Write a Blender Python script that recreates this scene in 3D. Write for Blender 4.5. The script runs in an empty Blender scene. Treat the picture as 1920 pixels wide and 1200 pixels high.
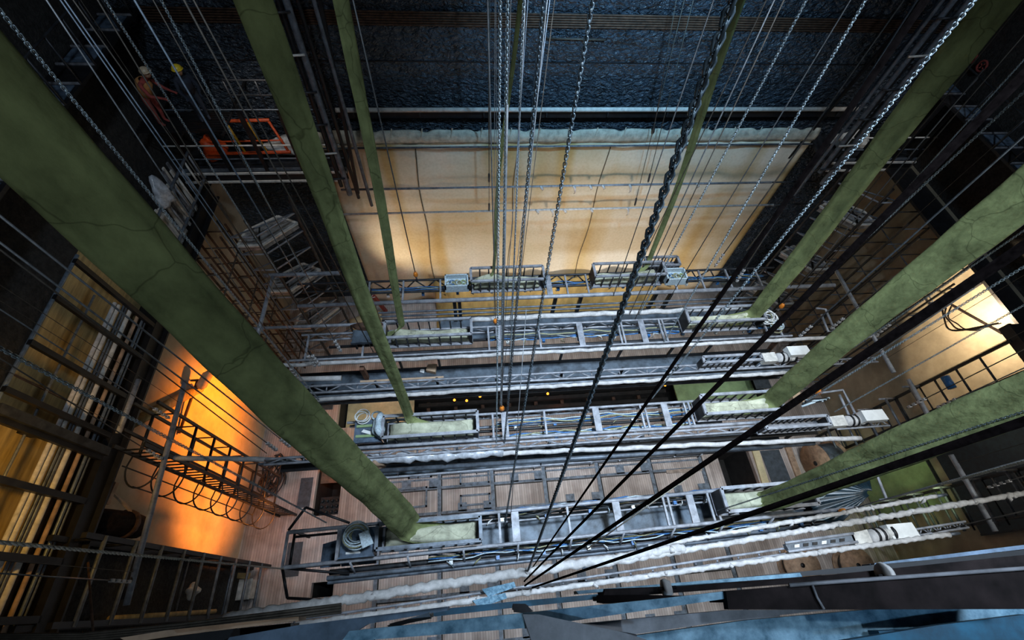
import bpy, bmesh, math, random
import numpy as np
from mathutils import Vector, Matrix
random.seed(7)
S = bpy.context.scene
COL = S.collection

# ------------------------------------------------------------------ camera
# stage coordinates: x to stage right of picture, y upstage, z up, stage floor z = 0, lens 22 m above it
F = 840.0; CAMZ = 22.0
_dn = np.array([908 - 960, -(1130 - 600), -F]); _dn /= np.linalg.norm(_dn)
_dx = np.array([10300 - 960, -(190 - 600), -F]); _dx -= _dn * _dx.dot(_dn); _dx /= np.linalg.norm(_dx)
_dz = -_dn; _dy = np.cross(_dz, _dx)
ROT = np.array([_dx, _dy, _dz]); CP = np.array([0, 0, CAMZ])
cam = bpy.data.cameras.new('camera'); cam.sensor_width = 36; cam.sensor_fit = 'HORIZONTAL'
cam.lens = F / 1920 * 36; cam.clip_start = 0.05; cam.clip_end = 200
camo = bpy.data.objects.new('camera', cam); COL.objects.link(camo)
m4 = np.eye(4); m4[:3, :3] = ROT; m4[:3, 3] = CP
camo.matrix_world = Matrix(m4.tolist()); S.camera = camo
S.view_settings.view_transform = 'Standard'; S.view_settings.look = 'None'
S.view_settings.exposure = 0.0; S.view_settings.gamma = 1.0; S.view_settings.use_curve_mapping = False

# ------------------------------------------------------------------ world and lights
W = bpy.data.worlds.new('world'); S.world = W; W.use_nodes = True
W.node_tree.nodes['Background'].inputs[0].default_value = (0.35, 0.55, 1.0, 1)
W.node_tree.nodes['Background'].inputs[1].default_value = 0.006
def lamp(name, kind, loc, target, power, color, size=0.3, cone=90, blend=1.0):
    d = bpy.data.lights.new(name, kind); d.energy = power; d.color = color
    o = bpy.data.objects.new(name, d); COL.objects.link(o); o.location = loc
    if target is not None:
        o.rotation_euler = (Vector(target) - Vector(loc)).to_track_quat('-Z', 'Y').to_euler()
    if kind == 'SPOT': d.spot_size = math.radians(cone); d.spot_blend = blend; d.shadow_soft_size = size
    elif kind == 'POINT': d.shadow_soft_size = size
    else: d.size = size
    return o
COOL = (0.66, 0.82, 1.0); ORANGE = (1.0, 0.24, 0.012)
lamp('work_light_centre', 'SPOT', (3.6, 2.5, 28.0), (3.4, 4.4, 0), 24000, COOL, 1.0, 58, 1.0)
lamp('work_light_stage_right', 'SPOT', (11.5, 0.0, 26.0), (8.4, 4.6, 5), 4300, (0.95, 0.95, 0.88), 0.6, 58, 1.0)
lamp('work_light_wall', 'SPOT', (6.0, 8.5, 22.0), (6.0, 16.0, 13.4), 7500, (0.32, 0.66, 1.0), 0.4, 80, 1.0)
lamp('cyc_wash_centre', 'SPOT', (5.4, 9.2, 8.6), (5.4, 15.4, 5.0), 900, (1.0, 0.88, 0.74), 0.5, 120, 1.0)
lamp('cyc_wash_corner', 'SPOT', (-3.9, 12.4, 4.0), (-2.4, 15.4, 5.4), 420, (1.0, 0.82, 0.56), 0.12, 100, 0.8)
for _k, _x in enumerate((0.6, 4.6, 8.6, 12.4)):
    lamp('ground_row', 'SPOT', (_x, 11.6, 0.9), (_x, 15.3, 3.4), (360, 520, 560, 420)[_k], (1.0, 0.91, 0.80), 0.3, 115, 1.0)
lamp('sodium_lamp', 'SPOT', (-7.0, 7.6, 4.8), (-10.3, 7.0, 4.5), 2000, (1.0, 0.25, 0.006), 0.15, 104, 0.8)
lamp('orange_fill_low', 'SPOT', (-7.0, 2.9, 3.3), (-10.3, 3.9, 3.0), 1250, (1.0, 0.27, 0.03), 0.3, 84, 0.8)  # extra orange spot added to fill the lower wall; has no fixture
lamp('gallery_lamp', 'SPOT', (-8.2, 2.6, 14.2), (-10.3, 3.2, 10.9), 280, (1.0, 0.56, 0.12), 0.15, 130, 1.0)
lamp('doorway_lamp', 'SPOT', (17.2, 7.2, 9.4), (18.8, 7.0, 9.3), 800, (1.0, 0.77, 0.50), 0.05, 134, 0.08)
lamp('upper_left_fill', 'SPOT', (-3.0, 3.0, 27.0), (-7.2, 10.5, 12.0), 2300, COOL, 0.4, 62, 1.0)  # added unseen spot that brightens the upper left lines and gallery
lamp('work_light_right', 'SPOT', (12.0, 4.0, 26.0), (16.5, 10.5, 12.0), 2600, COOL, 0.4, 62, 1.0)
lamp('sleeve_fill', 'SPOT', (0.8, -7.0, 29.0), (0.6, 5.0, 15.0), 1300, (0.80, 0.92, 1.0), 0.4, 90, 1.0)  # unseen spot added on the camera side to lift the sleeves
lamp('beam_fill', 'SPOT', (0.6, -1.2, 24.6), (0.9, 0.0, 20.4), 190, (0.42, 0.70, 1.0), 0.1, 92, 1.0)  # added spot above the lens, out of view, brightening the nearest beams
for _k, (_x, _y, _p) in enumerate([(-6.4, 3.4, 190), (-2.5, 4.6, 260), (2.0, 2.4, 300), (4.4, 4.5, 320), (8.8, 3.9, 320), (2.4, 6.9, 110), (8.0, 6.9, 110), (13.8, 4.4, 320)]):
    lamp('underbridge_fill', 'SPOT', (_x, _y, 9.3), (_x, _y + 0.2, 0), _p * 2.2, (0.84, 0.91, 1.0), 0.25, 100 if _k else 84, 1.0)  # unseen spots added below the bridges to brighten the stage floor
lamp('wing_lamp', 'SPOT', (15.6, 1.5, 7.0), (18.4, 2.9, 1.0), 300, (0.80, 1.0, 0.50), 0.3, 56, 0.6)
lamp('gallery_light_upstage', 'SPOT', (-6.2, 13.2, 15.4), (-7.2, 15.3, 10.3), 160, (1.0, 0.9, 0.8), 0.2, 80, 1.0)
lamp('gallery_light_far', 'SPOT', (16.4, 13.2, 15.4), (16.8, 15.3, 10.3), 160, (1.0, 0.95, 0.9), 0.2, 80, 1.0)

# ------------------------------------------------------------------ picture ray -> point at a known height / plane
def ray(u, v): return ROT @ np.array([u - 960, -(v - 600), -F])
def PZ(u, v, z): r = ray(u, v); return Vector(CP + r * ((z - CAMZ) / r[2]))
def PY(u, v, y): r = ray(u, v); return Vector(CP + r * (y / r[1]))
def PX(u, v, x): r = ray(u, v); return Vector(CP + r * (x / r[0]))
def plumb(u1, v1, z1, u2, v2, dtop=None):
    """bottom end at a known height, top end nearly plumb above it"""
    P = PZ(u1, v1, z1); r = ray(u2, v2)
    t = dtop / F if dtop else (P.x * r[0] + P.y * r[1]) / (r[0] ** 2 + r[1] ** 2)
    return P, Vector(CP + t * r)

# ------------------------------------------------------------------ materials
MATS = {}
def mat(name, color, rough=0.7, metal=0.0, var=0.25, scale=6.0, stretch=(1, 1, 1), bump=0.0, bscale=40.0, color2=None, spec=0.5):
    m = bpy.data.materials.new(name); m.use_nodes = True; nt = m.node_tree; n = nt.nodes; l = nt.links
    b = n['Principled BSDF']; b.inputs['Roughness'].default_value = rough; b.inputs['Metallic'].default_value = metal
    b.inputs['Specular IOR Level'].default_value = spec
    tc = n.new('ShaderNodeNewGeometry'); mp = n.new('ShaderNodeMapping'); mp.inputs['Scale'].default_value = stretch
    l.new(tc.outputs['Position'], mp.inputs['Vector'])
    no = n.new('ShaderNodeTexNoise'); no.inputs['Scale'].default_value = scale; no.inputs['Detail'].default_value = 6; no.inputs['Roughness'].default_value = 0.65
    l.new(mp.outputs[0], no.inputs['Vector'])
    cr = n.new('ShaderNodeValToRGB'); c = color; d = color2 or tuple(max(0, x * (1 - var * 1.6)) for x in c)
    cr.color_ramp.elements[0].position = 0.32; cr.color_ramp.elements[0].color = (*d, 1)
    cr.color_ramp.elements[1].position = 0.68; cr.color_ramp.elements[1].color = (*[min(1, x * (1 + var * 0.4)) for x in c], 1)
    l.new(no.outputs['Fac'], cr.inputs['Fac']); l.new(cr.outputs['Color'], b.inputs['Base Color'])
    if bump:
        nb = n.new('ShaderNodeTexNoise'); nb.inputs['Scale'].default_value = bscale; nb.inputs['Detail'].default_value = 4
        l.new(mp.outputs[0], nb.inputs['Vector'])
        bp = n.new('ShaderNodeBump'); bp.inputs['Strength'].default_value = bump; bp.inputs['Distance'].default_value = 0.05
        l.new(nb.outputs['Fac'], bp.inputs['Height']); l.new(bp.outputs[0], b.inputs['Normal'])
    MATS[name] = m; return m
mat('pale_steel', (0.34, 0.35, 0.385), 0.55, 0.2, 0.35, 5)
mat('dust_white', (0.57, 0.55, 0.54), 0.8, 0, 0.25, 7)
mat('grey_steel', (0.15, 0.175, 0.21), 0.5, 0.35, 0.4, 5)
mat('dark_steel', (0.035, 0.038, 0.045), 0.5, 0.3, 0.5, 5)
mat('black_iron', (0.012, 0.012, 0.014), 0.5, 0.2, 0.4, 5)
mat('rust', (0.11, 0.055, 0.032), 0.75, 0.1, 0.5, 6)
mat('deck_blue', (0.105, 0.135, 0.17), 0.55, 0.2, 0.5, 3)
mat('plate_blue', (0.12, 0.17, 0.24), 0.5, 0.3, 0.5, 4)
mat('blue_paint', (0.02, 0.10, 0.17), 0.45, 0.2, 0.7, 9, color2=(0.02, 0.05, 0.08))
mat('dusty_blue', (0.20, 0.34, 0.44), 0.6, 0.0, 0.6, 14, color2=(0.02, 0.085, 0.14))
mat('brown_iron', (0.016, 0.011, 0.011), 0.8, 0.0, 0.5, 8, spec=0.12)
mat('grey_plate', (0.22, 0.22, 0.24), 0.6, 0.1, 0.4, 6)
mat('chain_steel', (0.46, 0.56, 0.62), 0.3, 0.45, 0.4, 20)
mat('chain_dark', (0.13, 0.17, 0.20), 0.28, 0.5, 0.5, 20)
mat('wire', (0.20, 0.21, 0.22), 0.45, 0.5, 0.3, 10)
mat('wire_blue', (0.19, 0.235, 0.29), 0.4, 0.4, 0.3, 10)
mat('wire_brown', (0.10, 0.085, 0.07), 0.6, 0.4, 0.3, 10)
mat('rope_dark', (0.004, 0.003, 0.003), 0.95, 0.0, 0.4, 40, spec=0.0)
mat('rope_pale', (0.55, 0.50, 0.42), 0.8, 0.0, 0.4, 40)
mat('cable_blue', (0.03, 0.16, 0.42), 0.45, 0, 0.4, 30)
mat('cable_pale', (0.55, 0.66, 0.72), 0.5, 0, 0.3, 30)
mat('cable_yellow', (0.36, 0.35, 0.20), 0.5, 0, 0.3, 30)
mat('cable_black', (0.02, 0.025, 0.03), 0.5, 0, 0.3, 30)
mat('hook_orange', (0.85, 0.25, 0.02), 0.5, 0, 0.2, 10)
mat('orange_paint', (0.80, 0.10, 0.02), 0.5, 0, 0.25, 10)
mat('yellow_paint', (0.70, 0.38, 0.02), 0.5, 0, 0.25, 10)
mat('helmet_yellow', (0.75, 0.52, 0.03), 0.4, 0, 0.1, 10)
mat('helmet_cream', (0.55, 0.42, 0.28), 0.4, 0, 0.2, 20)
mat('cloth_orange', (0.45, 0.20, 0.06), 0.9, 0, 0.3, 10)
mat('cloth_navy', (0.02, 0.025, 0.04), 0.9, 0, 0.3, 10)
mat('cloth_red', (0.30, 0.05, 0.04), 0.9, 0, 0.3, 10)
mat('skin', (0.45, 0.27, 0.18), 0.6, 0, 0.1, 10)
mat('hair', (0.03, 0.02, 0.015), 0.8, 0, 0.2, 10)
mat('plaster_wall', (0.60, 0.50, 0.36), 0.85, 0, 0.22, 0.7, bump=0.1, bscale=12)
mat('olive_wall', (0.40, 0.345, 0.25), 0.85, 0, 0.25, 0.8, bump=0.12, bscale=15)
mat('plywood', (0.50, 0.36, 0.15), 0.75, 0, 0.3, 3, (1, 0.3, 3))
mat('cream_board', (0.66, 0.56, 0.34), 0.85, 0, 0.2, 2)
mat('green_board', (0.30, 0.42, 0.20), 0.8, 0, 0.2, 2)
mat('white_board', (0.66, 0.63, 0.58), 0.7, 0, 0.25, 6)
mat('brown_wood', (0.22, 0.10, 0.055), 0.7, 0, 0.4, 4)
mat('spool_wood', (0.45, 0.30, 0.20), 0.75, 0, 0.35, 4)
mat('rubber_mat', (0.06, 0.075, 0.09), 0.8, 0, 0.3, 5)
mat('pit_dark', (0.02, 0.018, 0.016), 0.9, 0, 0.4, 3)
mat('tarp', (0.012, 0.028, 0.04), 0.35, 0, 0.4, 6)
mat('plastic_film', (0.50, 0.52, 0.56), 0.25, 0, 0.3, 10)
mat('carton', (0.55, 0.38, 0.25), 0.8, 0, 0.2, 5)
mat('paper', (0.80, 0.80, 0.78), 0.8, 0, 0.1, 5)
mat('timber_frame', (0.36, 0.29, 0.24), 0.7, 0, 0.3, 6)
mat('trap_frame', (0.16, 0.20, 0.25), 0.6, 0.1, 0.45, 5)
mat('lamp_grey', (0.30, 0.30, 0.30), 0.6, 0.1, 0.4, 5)
mat('wool_dark', (0.03, 0.028, 0.026), 0.95, 0, 0.5, 8, bump=0.6, bscale=18)

# canvas with cord creases
def canvas(name, color):
    m = mat(name, color, 0.9, 0, 0.32, 3.0, (1, 1, 0.6), bump=0.35, bscale=9, spec=0.15)
    nt = m.node_tree; n = nt.nodes; l = nt.links; b = n['Principled BSDF']
    g = n.new('ShaderNodeNewGeometry')
    nz = n.new('ShaderNodeTexNoise'); nz.inputs['Scale'].default_value = 2.5; l.new(g.outputs['Position'], nz.inputs['Vector'])
    mx = n.new('ShaderNodeVectorMath'); mx.operation = 'MULTIPLY_ADD'; l.new(nz.outputs['Color'], mx.inputs[0])
    mx.inputs[1].default_value = (0.35, 0.35, 0.35); l.new(g.outputs['Position'], mx.inputs[2])
    v = n.new('ShaderNodeTexVoronoi'); v.feature = 'DISTANCE_TO_EDGE'; v.inputs['Scale'].default_value = 1.25; l.new(mx.outputs[0], v.inputs['Vector'])
    r = n.new('ShaderNodeValToRGB'); r.color_ramp.elements[0].position = 0.0; r.color_ramp.elements[0].color = (0.22, 0.22, 0.2, 1)
    r.color_ramp.elements[1].position = 0.012; r.color_ramp.elements[1].color = (1, 1, 1, 1); l.new(v.outputs['Distance'], r.inputs['Fac'])
    mm = n.new('ShaderNodeMixRGB'); mm.blend_type = 'MULTIPLY'; mm.inputs[0].default_value = 0.6
    src = b.inputs['Base Color'].links[0].from_socket; l.new(src, mm.inputs[1]); l.new(r.outputs['Color'], mm.inputs[2]); l.new(mm.outputs[0], b.inputs['Base Color'])
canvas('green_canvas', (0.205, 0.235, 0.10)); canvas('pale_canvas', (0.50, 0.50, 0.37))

# boarded floor: narrow boards running upstage
def floor_mat():
    m = bpy.data.materials.new('floor_boards'); m.use_nodes = True; nt = m.node_tree; n = nt.nodes; l = nt.links; b = n['Principled BSDF']
    b.inputs['Roughness'].default_value = 0.7
    g = n.new('ShaderNodeNewGeometry'); sx = n.new('ShaderNodeSeparateXYZ'); l.new(g.outputs['Position'], sx.inputs[0])
    mu = n.new('ShaderNodeMath'); mu.operation = 'MULTIPLY'; mu.inputs[1].default_value = 1 / 0.11; l.new(sx.outputs['X'], mu.inputs[0])
    fl = n.new('ShaderNodeMath'); fl.operation = 'FLOOR'; l.new(mu.outputs[0], fl.inputs[0])
    fr = n.new('ShaderNodeMath'); fr.operation = 'FRACT'; l.new(mu.outputs[0], fr.inputs[0])
    yd = n.new('ShaderNodeMath'); yd.operation = 'MULTIPLY'; yd.inputs[1].default_value = 0.6; l.new(sx.outputs['Y'], yd.inputs[0])
    yf = n.new('ShaderNodeMath'); yf.operation = 'FLOOR'; l.new(yd.outputs[0], yf.inputs[0])
    cv = n.new('ShaderNodeCombineXYZ'); l.new(fl.outputs[0], cv.inputs[0]); l.new(yf.outputs[0], cv.inputs[1])
    wn = n.new('ShaderNodeTexWhiteNoise'); l.new(cv.outputs[0], wn.inputs['Vector'])
    cr = n.new('ShaderNodeValToRGB'); e = cr.color_ramp.elements
    e[0].color = (0.40, 0.345, 0.315, 1); e[1].color = (0.57, 0.50, 0.46, 1); l.new(wn.outputs['Value'], cr.inputs['Fac'])
    ln = n.new('ShaderNodeValToRGB'); ln.color_ramp.elements[0].position = 0.0; ln.color_ramp.elements[0].color = (0.22, 0.2, 0.2, 1)
    ln.color_ramp.elements[1].position = 0.16; ln.color_ramp.elements[1].color = (1, 1, 1, 1); l.new(fr.outputs[0], ln.inputs['Fac'])
    no = n.new('ShaderNodeTexNoise'); no.inputs['Scale'].default_value = 0.9; no.inputs['Detail'].default_value = 8; l.new(g.outputs['Position'], no.inputs['Vector'])
    nr = n.new('ShaderNodeValToRGB'); nr.color_ramp.elements[0].position = 0.35; nr.color_ramp.elements[0].color = (0.6, 0.57, 0.55, 1); nr.color_ramp.elements[1].position = 0.6
    nr.color_ramp.elements[1].color = (1, 1, 1, 1); l.new(no.outputs['Fac'], nr.inputs['Fac'])
    m1 = n.new('ShaderNodeMixRGB'); m1.blend_type = 'MULTIPLY'; m1.inputs[0].default_value = 1; l.new(cr.outputs[0], m1.inputs[1]); l.new(ln.outputs[0], m1.inputs[2])
    m2 = n.new('ShaderNodeMixRGB'); m2.blend_type = 'MULTIPLY'; m2.inputs[0].default_value = 1; l.new(m1.outputs[0], m2.inputs[1]); l.new(nr.outputs[0], m2.inputs[2])
    l.new(m2.outputs[0], b.inputs['Base Color']); MATS['floor_boards'] = m
floor_mat()

# rough dark acoustic wall
def rock_mat():
    m = mat('acoustic_wall', (0.035, 0.05, 0.07), 0.38, 0, 0.5, 1.2, (1, 1, 1.6), bump=1.0, bscale=5.2, spec=0.55)
    for nd in m.node_tree.nodes:
        if nd.type == 'BUMP': nd.inputs['Distance'].default_value = 0.35
        if nd.type == 'TEX_NOISE' and abs(nd.inputs['Scale'].default_value - 5.2) < 1e-3: nd.inputs['Detail'].default_value = 3; nd.inputs['Distortion'].default_value = 0.6
rock_mat()

# gauze backdrop: beige, ochre stains, long soft bands
def cloth_mat():
    m = bpy.data.materials.new('backdrop_cloth'); m.use_nodes = True; nt = m.node_tree; n = nt.nodes; l = nt.links; b = n['Principled BSDF']
    b.inputs['Roughness'].default_value = 0.85; b.inputs['Specular IOR Level'].default_value = 0.1
    g = n.new('ShaderNodeNewGeometry')
    def noise(sc, st, det=4):
        mp = n.new('ShaderNodeMapping'); mp.inputs['Scale'].default_value = st; l.new(g.outputs['Position'], mp.inputs[0])
        t = n.new('ShaderNodeTexNoise'); t.inputs['Scale'].default_value = sc; t.inputs['Detail'].default_value = det; l.new(mp.outputs[0], t.inputs['Vector']); return t.outputs['Fac']
    def ramp(s, p0, c0, p1, c1):
        r = n.new('ShaderNodeValToRGB'); e = r.color_ramp.elements; e[0].position = p0; e[0].color = (*c0, 1); e[1].position = p1; e[1].color = (*c1, 1); l.new(s, r.inputs[0]); return r.outputs[0]
    def mul(a, c, f=1.0):
        x = n.new('ShaderNodeMixRGB'); x.blend_type = 'MULTIPLY'; x.inputs[0].default_value = f; l.new(a, x.inputs[1]); l.new(c, x.inputs[2]); return x.outputs[0]
    base = ramp(noise(0.7, (0.3, 1, 0.35), 1), 0.32, (0.56, 0.46, 0.31), 0.62, (0.70, 0.63, 0.52))
    bands = ramp(noise(0.8, (0.07, 1, 0.8), 1), 0.36, (0.78, 0.70, 0.58), 0.52, (1, 1, 1))
    stains = ramp(noise(1.0, (0.6, 1, 0.08), 1), 0.36, (0.84, 0.70, 0.44), 0.48, (1, 1, 1))
    weave = ramp(noise(9.0, (1, 1, 1), 3), 0.3, (0.9, 0.88, 0.85), 0.6, (1, 1, 1))
    l.new(mul(mul(mul(base, bands), stains), weave), b.inputs['Base Color'])
    MATS['backdrop_cloth'] = m
cloth_mat()
mat('hem_cloth', (0.50, 0.47, 0.38), 0.9, 0, 0.3, 4)
mat('seam', (0.14, 0.10, 0.06), 0.9, 0, 0.3, 8)
mat('ochre_cloth', (0.40, 0.27, 0.09), 0.9, 0, 0.3, 2, (1, 1, 0.3))
def emit(name, c, s):
    m = bpy.data.materials.new(name); m.use_nodes = True; b = m.node_tree.nodes['Principled BSDF']
    b.inputs['Base Color'].default_value = (*c, 1); b.inputs['Emission Color'].default_value = (*c, 1); b.inputs['Emission Strength'].default_value = s; MATS[name] = m
emit('lit_orange', (1.0, 0.34, 0.03), 3.0); emit('lit_lamp', (1.0, 0.62, 0.25), 4.0)

# ------------------------------------------------------------------ mesh helpers
class MB:
    def __init__(s): s.v = []; s.f = []; s.smooth = False
    def add(s, vs, fs):
        k = len(s.v); s.v += [tuple(x) for x in vs]; s.f += [tuple(i + k for i in f) for f in fs]; return s
    def box(s, a, b):
        x0, y0, z0 = a; x1, y1, z1 = b
        return s.add([(x0, y0, z0), (x1, y0, z0), (x1, y1, z0), (x0, y1, z0), (x0, y0, z1), (x1, y0, z1), (x1, y1, z1), (x0, y1, z1)],
                     [(0, 3, 2, 1), (4, 5, 6, 7), (0, 1, 5, 4), (1, 2, 6, 5), (2, 3, 7, 6), (3, 0, 4, 7)])
    def prism(s, pts, t):           # polygon (top face) extruded down by t
        n = len(pts); top = [Vector(p) for p in pts]; bot = [p - Vector((0, 0, t)) for p in top]
        return s.add(top + bot, [tuple(range(n)), tuple(range(2 * n - 1, n - 1, -1))] + [(i, i + n, (i + 1) % n + n, (i + 1) % n) for i in range(n)])
    def beam(s, a, b, w, h, up=(0, 0, 1)):
        a = Vector(a); b = Vector(b); d = (b - a).normalized(); u = Vector(up)
        if abs(d.dot(u)) > 0.98: u = Vector((0, 1, 0))
        r = d.cross(u).normalized() * (w / 2); u = r.cross(d).normalized() * (h / 2)
        return s.add([a - r - u, a + r - u, a + r + u, a - r + u, b - r - u, b + r - u, b + r + u, b - r + u],
                     [(0, 1, 2, 3), (7, 6, 5, 4), (0, 4, 5, 1), (1, 5, 6, 2), (2, 6, 7, 3), (3, 7, 4, 0)])
    def tube(s, pts, r, n=8, closed=False, cap=True):
        pts = [Vector(p) for p in pts]; m = len(pts); k = len(s.v); s.smooth = True
        rs = r if isinstance(r, (list, tuple)) else [r] * m
        ref = Vector((0.13, 0.27, 1)).normalized(); rings = []
        for i, p in enumerate(pts):
            a = pts[(i - 1) % m] if (closed or i > 0) else p; b = pts[(i + 1) % m] if (closed or i < m - 1) else p
            d = (b - a).normalized(); x = d.cross(ref)
            if x.length < 0.05: x = d.cross(Vector((1, 0, 0)))
            x.normalize(); y = d.cross(x)
            rings.append([p + (x * math.cos(t) + y * math.sin(t)) * rs[i] for t in [2 * math.pi * j / n for j in range(n)]])
        for rg in rings: s.v += [tuple(q) for q in rg]
        for i in range(m if closed else m - 1):
            a = k + i * n; b = k + ((i + 1) % m) * n
            for j in range(n): s.f.append((a + j, a + (j + 1) % n, b + (j + 1) % n, b + j))
        if cap and not closed:
            s.f.append(tuple(k + j for j in range(n - 1, -1, -1))); s.f.append(tuple(k + (m - 1) * n + j for j in range(n)))
        return s
    def cyl(s, a, b, r, n=12): return s.tube([a, b], r, n)
ORG = {}
def origin(o): return ORG.get(o.name, Vector((0, 0, 0))) if o else Vector((0, 0, 0))
def obj(name, mb, m, parent=None, base=None):
    """one mesh object; vertices are given in stage coordinates"""
    L = origin(parent) if parent else (Vector(base) if base is not None else Vector((0, 0, 0)))
    me = bpy.data.meshes.new(name)
    me.from_pydata([(x - L.x, y - L.y, z - L.z) for x, y, z in mb.v], [], mb.f)
    if mb.smooth: me.polygons.foreach_set('use_smooth', [True] * len(me.polygons))
    me.materials.append(MATS[m]); me.update()
    o = bpy.data.objects.new(name, me); COL.objects.link(o)
    if parent: o.parent = parent
    else: o.location = L
    ORG[o.name] = L.copy(); return o
def local_mesh(name, mb, m):
    me = bpy.data.meshes.new(name); me.from_pydata(mb.v, [], mb.f)
    if mb.smooth: me.polygons.foreach_set('use_smooth', [True] * len(me.polygons))
    me.materials.append(MATS[m]); me.update(); return me
def inst(name, me, parent, loc, rot=None, scale=None):
    o = bpy.data.objects.new(name, me); COL.objects.link(o); L = origin(parent); o.parent = parent
    o.location = Vector(loc) - L
    if rot is not None: o.rotation_mode = 'QUATERNION'; o.rotation_quaternion = rot
    if scale is not None: o.scale = scale
    ORG[o.name] = Vector(loc); return o
def tag(o, label, cat, group=None, kind=None):
    if label: o['label'] = label
    if cat: o['category'] = cat
    if group: o['group'] = group
    if kind: o['kind'] = kind
    return o
def thing(name, label, cat, loc, group=None):
    o = bpy.data.objects.new(name, None); COL.objects.link(o); o.location = loc; o.empty_display_size = 0.2
    ORG[o.name] = Vector(loc); return tag(o, label, cat, group)
def struct(name, mb, m, label=None):
    o = obj(name, mb, m); o['kind'] = 'structure'
    if label: o['label'] = label
    return o
UNIT = {}
def unit_bar(m, w, h, n=None):      # bar of length 1 along +z, cached; n -> round
    k = (m, w, h, n)
    if k not in UNIT:
        b = MB()
        if n: b.tube([(0, 0, 0), (0, 0, 1)], w, n)
        else: b.box((-w / 2, -h / 2, 0), (w / 2, h / 2, 1))
        UNIT[k] = local_mesh('bar', b, m)
    return UNIT[k]
def bar(name, parent, a, b, m, w, h=None, n=None):
    a = Vector(a); b = Vector(b); d = b - a
    return inst(name, unit_bar(m, w, h or w, n), parent, a, d.to_track_quat('Z', 'Y'), (1, 1, d.length))

# ================================================================== THE SETTING
XL, XR, YB = -10.3, 18.8, 15.9
# floor with its trap openings
HOLES = [(-6.9, 15.9, 7.9, 9.8), (-7.5, -6.35, 3.9, 7.3), (11.9, 13.6, 2.9, 5.6), (-7.1, -6.2, 0.75, 1.3)]
xs = sorted({XL - 0.3, XR + 0.3, *[h[0] for h in HOLES], *[h[1] for h in HOLES]}); ys = sorted({-9.0, YB, *[h[2] for h in HOLES], *[h[3] for h in HOLES]})
fb = MB()
for j in range(len(ys) - 1):
    run = None
    for i in range(len(xs)):
        solid = i < len(xs) - 1 and not any(h[0] <= (xs[i] + xs[i + 1]) / 2 <= h[1] and h[2] <= (ys[j] + ys[j + 1]) / 2 <= h[3] for h in HOLES)
        if solid and run is None: run = xs[i]
        if not solid and run is not None: fb.box((run, ys[j], -0.25), (xs[i], ys[j + 1], 0)); run = None
floor = struct('floor', fb, 'floor_boards', 'worn stage floor of narrow brown boards with open traps')
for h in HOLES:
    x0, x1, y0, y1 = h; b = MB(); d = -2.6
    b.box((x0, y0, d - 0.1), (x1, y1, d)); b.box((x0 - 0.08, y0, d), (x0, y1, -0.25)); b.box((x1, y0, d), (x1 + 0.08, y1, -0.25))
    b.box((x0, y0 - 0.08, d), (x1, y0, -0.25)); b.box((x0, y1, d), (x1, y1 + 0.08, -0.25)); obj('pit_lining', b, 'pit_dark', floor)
# trap panels with raised dark frames, a grid of modules between the bridges
xm = [-4.5, -1.85, 0.62, 3.1, 5.72, 8.35, 10.95]
fr = lambda nm, x0, y0, x1, y1, m='trap_frame', h=0.05: obj(nm, MB().box((x0, y0, 0.0), (x1, y1, h)), m, floor)
for x in xm:
    fr('trap_frame', x - 0.08, -2.4, x + 0.08, 6.4, 'trap_frame', 0.04); fr('trap_gap', x + 0.09, -2.4, x + 0.14, 6.4, 'pit_dark', 0.012)
for i in range(len(xm) - 1):
    a, b_ = xm[i] + 0.1, xm[i + 1] - 0.1
    for k, y in enumerate((-1.4, 0.35, 2.0, 3.55, 4.65, 5.3)):
        fr('trap_rail', a, y, b_, y + 0.11); fr('trap_gap', a, y - 0.05, b_, y - 0.01, 'pit_dark', 0.012)
        if k % 2 == (i % 2):
            for t in (0.42, 0.93): fr('trap_plate', a + (b_ - a) * t - 0.2, y + 0.05, a + (b_ - a) * t + 0.2, y + 0.42)
        if k in (2, 4): fr('trap_rail', a, y + 0.42, b_, y + 0.49)
for (x0, y0, x1, y1) in [(-0.9, 3.8, 0.5, 4.3), (-0.9, 4.75, 0.5, 5.35), (-0.75, 5.7, 0.35, 6.1), (-3.9, 3.9, -2.4, 4.8), (-3.3, 5.2, -2.2, 5.9)]:
    for q in ((x0, y0, x1, y0 + 0.08), (x0, y1 - 0.08, x1, y1), (x0, y0, x0 + 0.08, y1), (x1 - 0.08, y0, x1, y1)): fr('trap_frame', *q, h=0.08)
for (x0, x1, y) in [(9.0, 10.8, 3.05), (9.1, 10.9, 4.55), (8.9, 10.8, 5.5)]: fr('timber_strip', x0, y, x1, y + 0.16, 'timber_frame', 0.06)
# things down in the traps
b = MB().box((-6.8, 7.95, -1.3), (-3.3, 9.7, -1.2)); tag(obj('sunken_board', b, 'cream_board', base=(-5, 8.8, -1.3)), 'cream coloured board sunk in the left end of the long trap', 'board')
b = MB().box((11.2, 7.95, -1.0), (15.8, 9.75, -0.9)); tag(obj('sunken_board', b, 'green_board', base=(13.5, 8.8, -1.0)), 'pale green board sunk in the right end of the long trap', 'board')
t = thing('trap_machinery', 'dark lifting machinery lying along the bottom of the long trap', 'machinery', (4, 8.8, -2.6))
for k in range(9):
    x = -2.6 + k * 1.5; bar('crossbeam', t, (x, 7.95, -1.9), (x, 9.7, -1.9), 'rust', 0.18)
for y in (8.3, 8.9, 9.4): bar('long_beam', t, (-3.1, y, -1.5), (10.9, y, -1.5), 'pit_dark', 0.2)
for k in range(7): bar('box_panel', t, (-2.6 + k * 1.9, 8.05, -1.05), (-1.2 + k * 1.9, 8.05, -1.05), 'grey_plate', 0.28)
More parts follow.
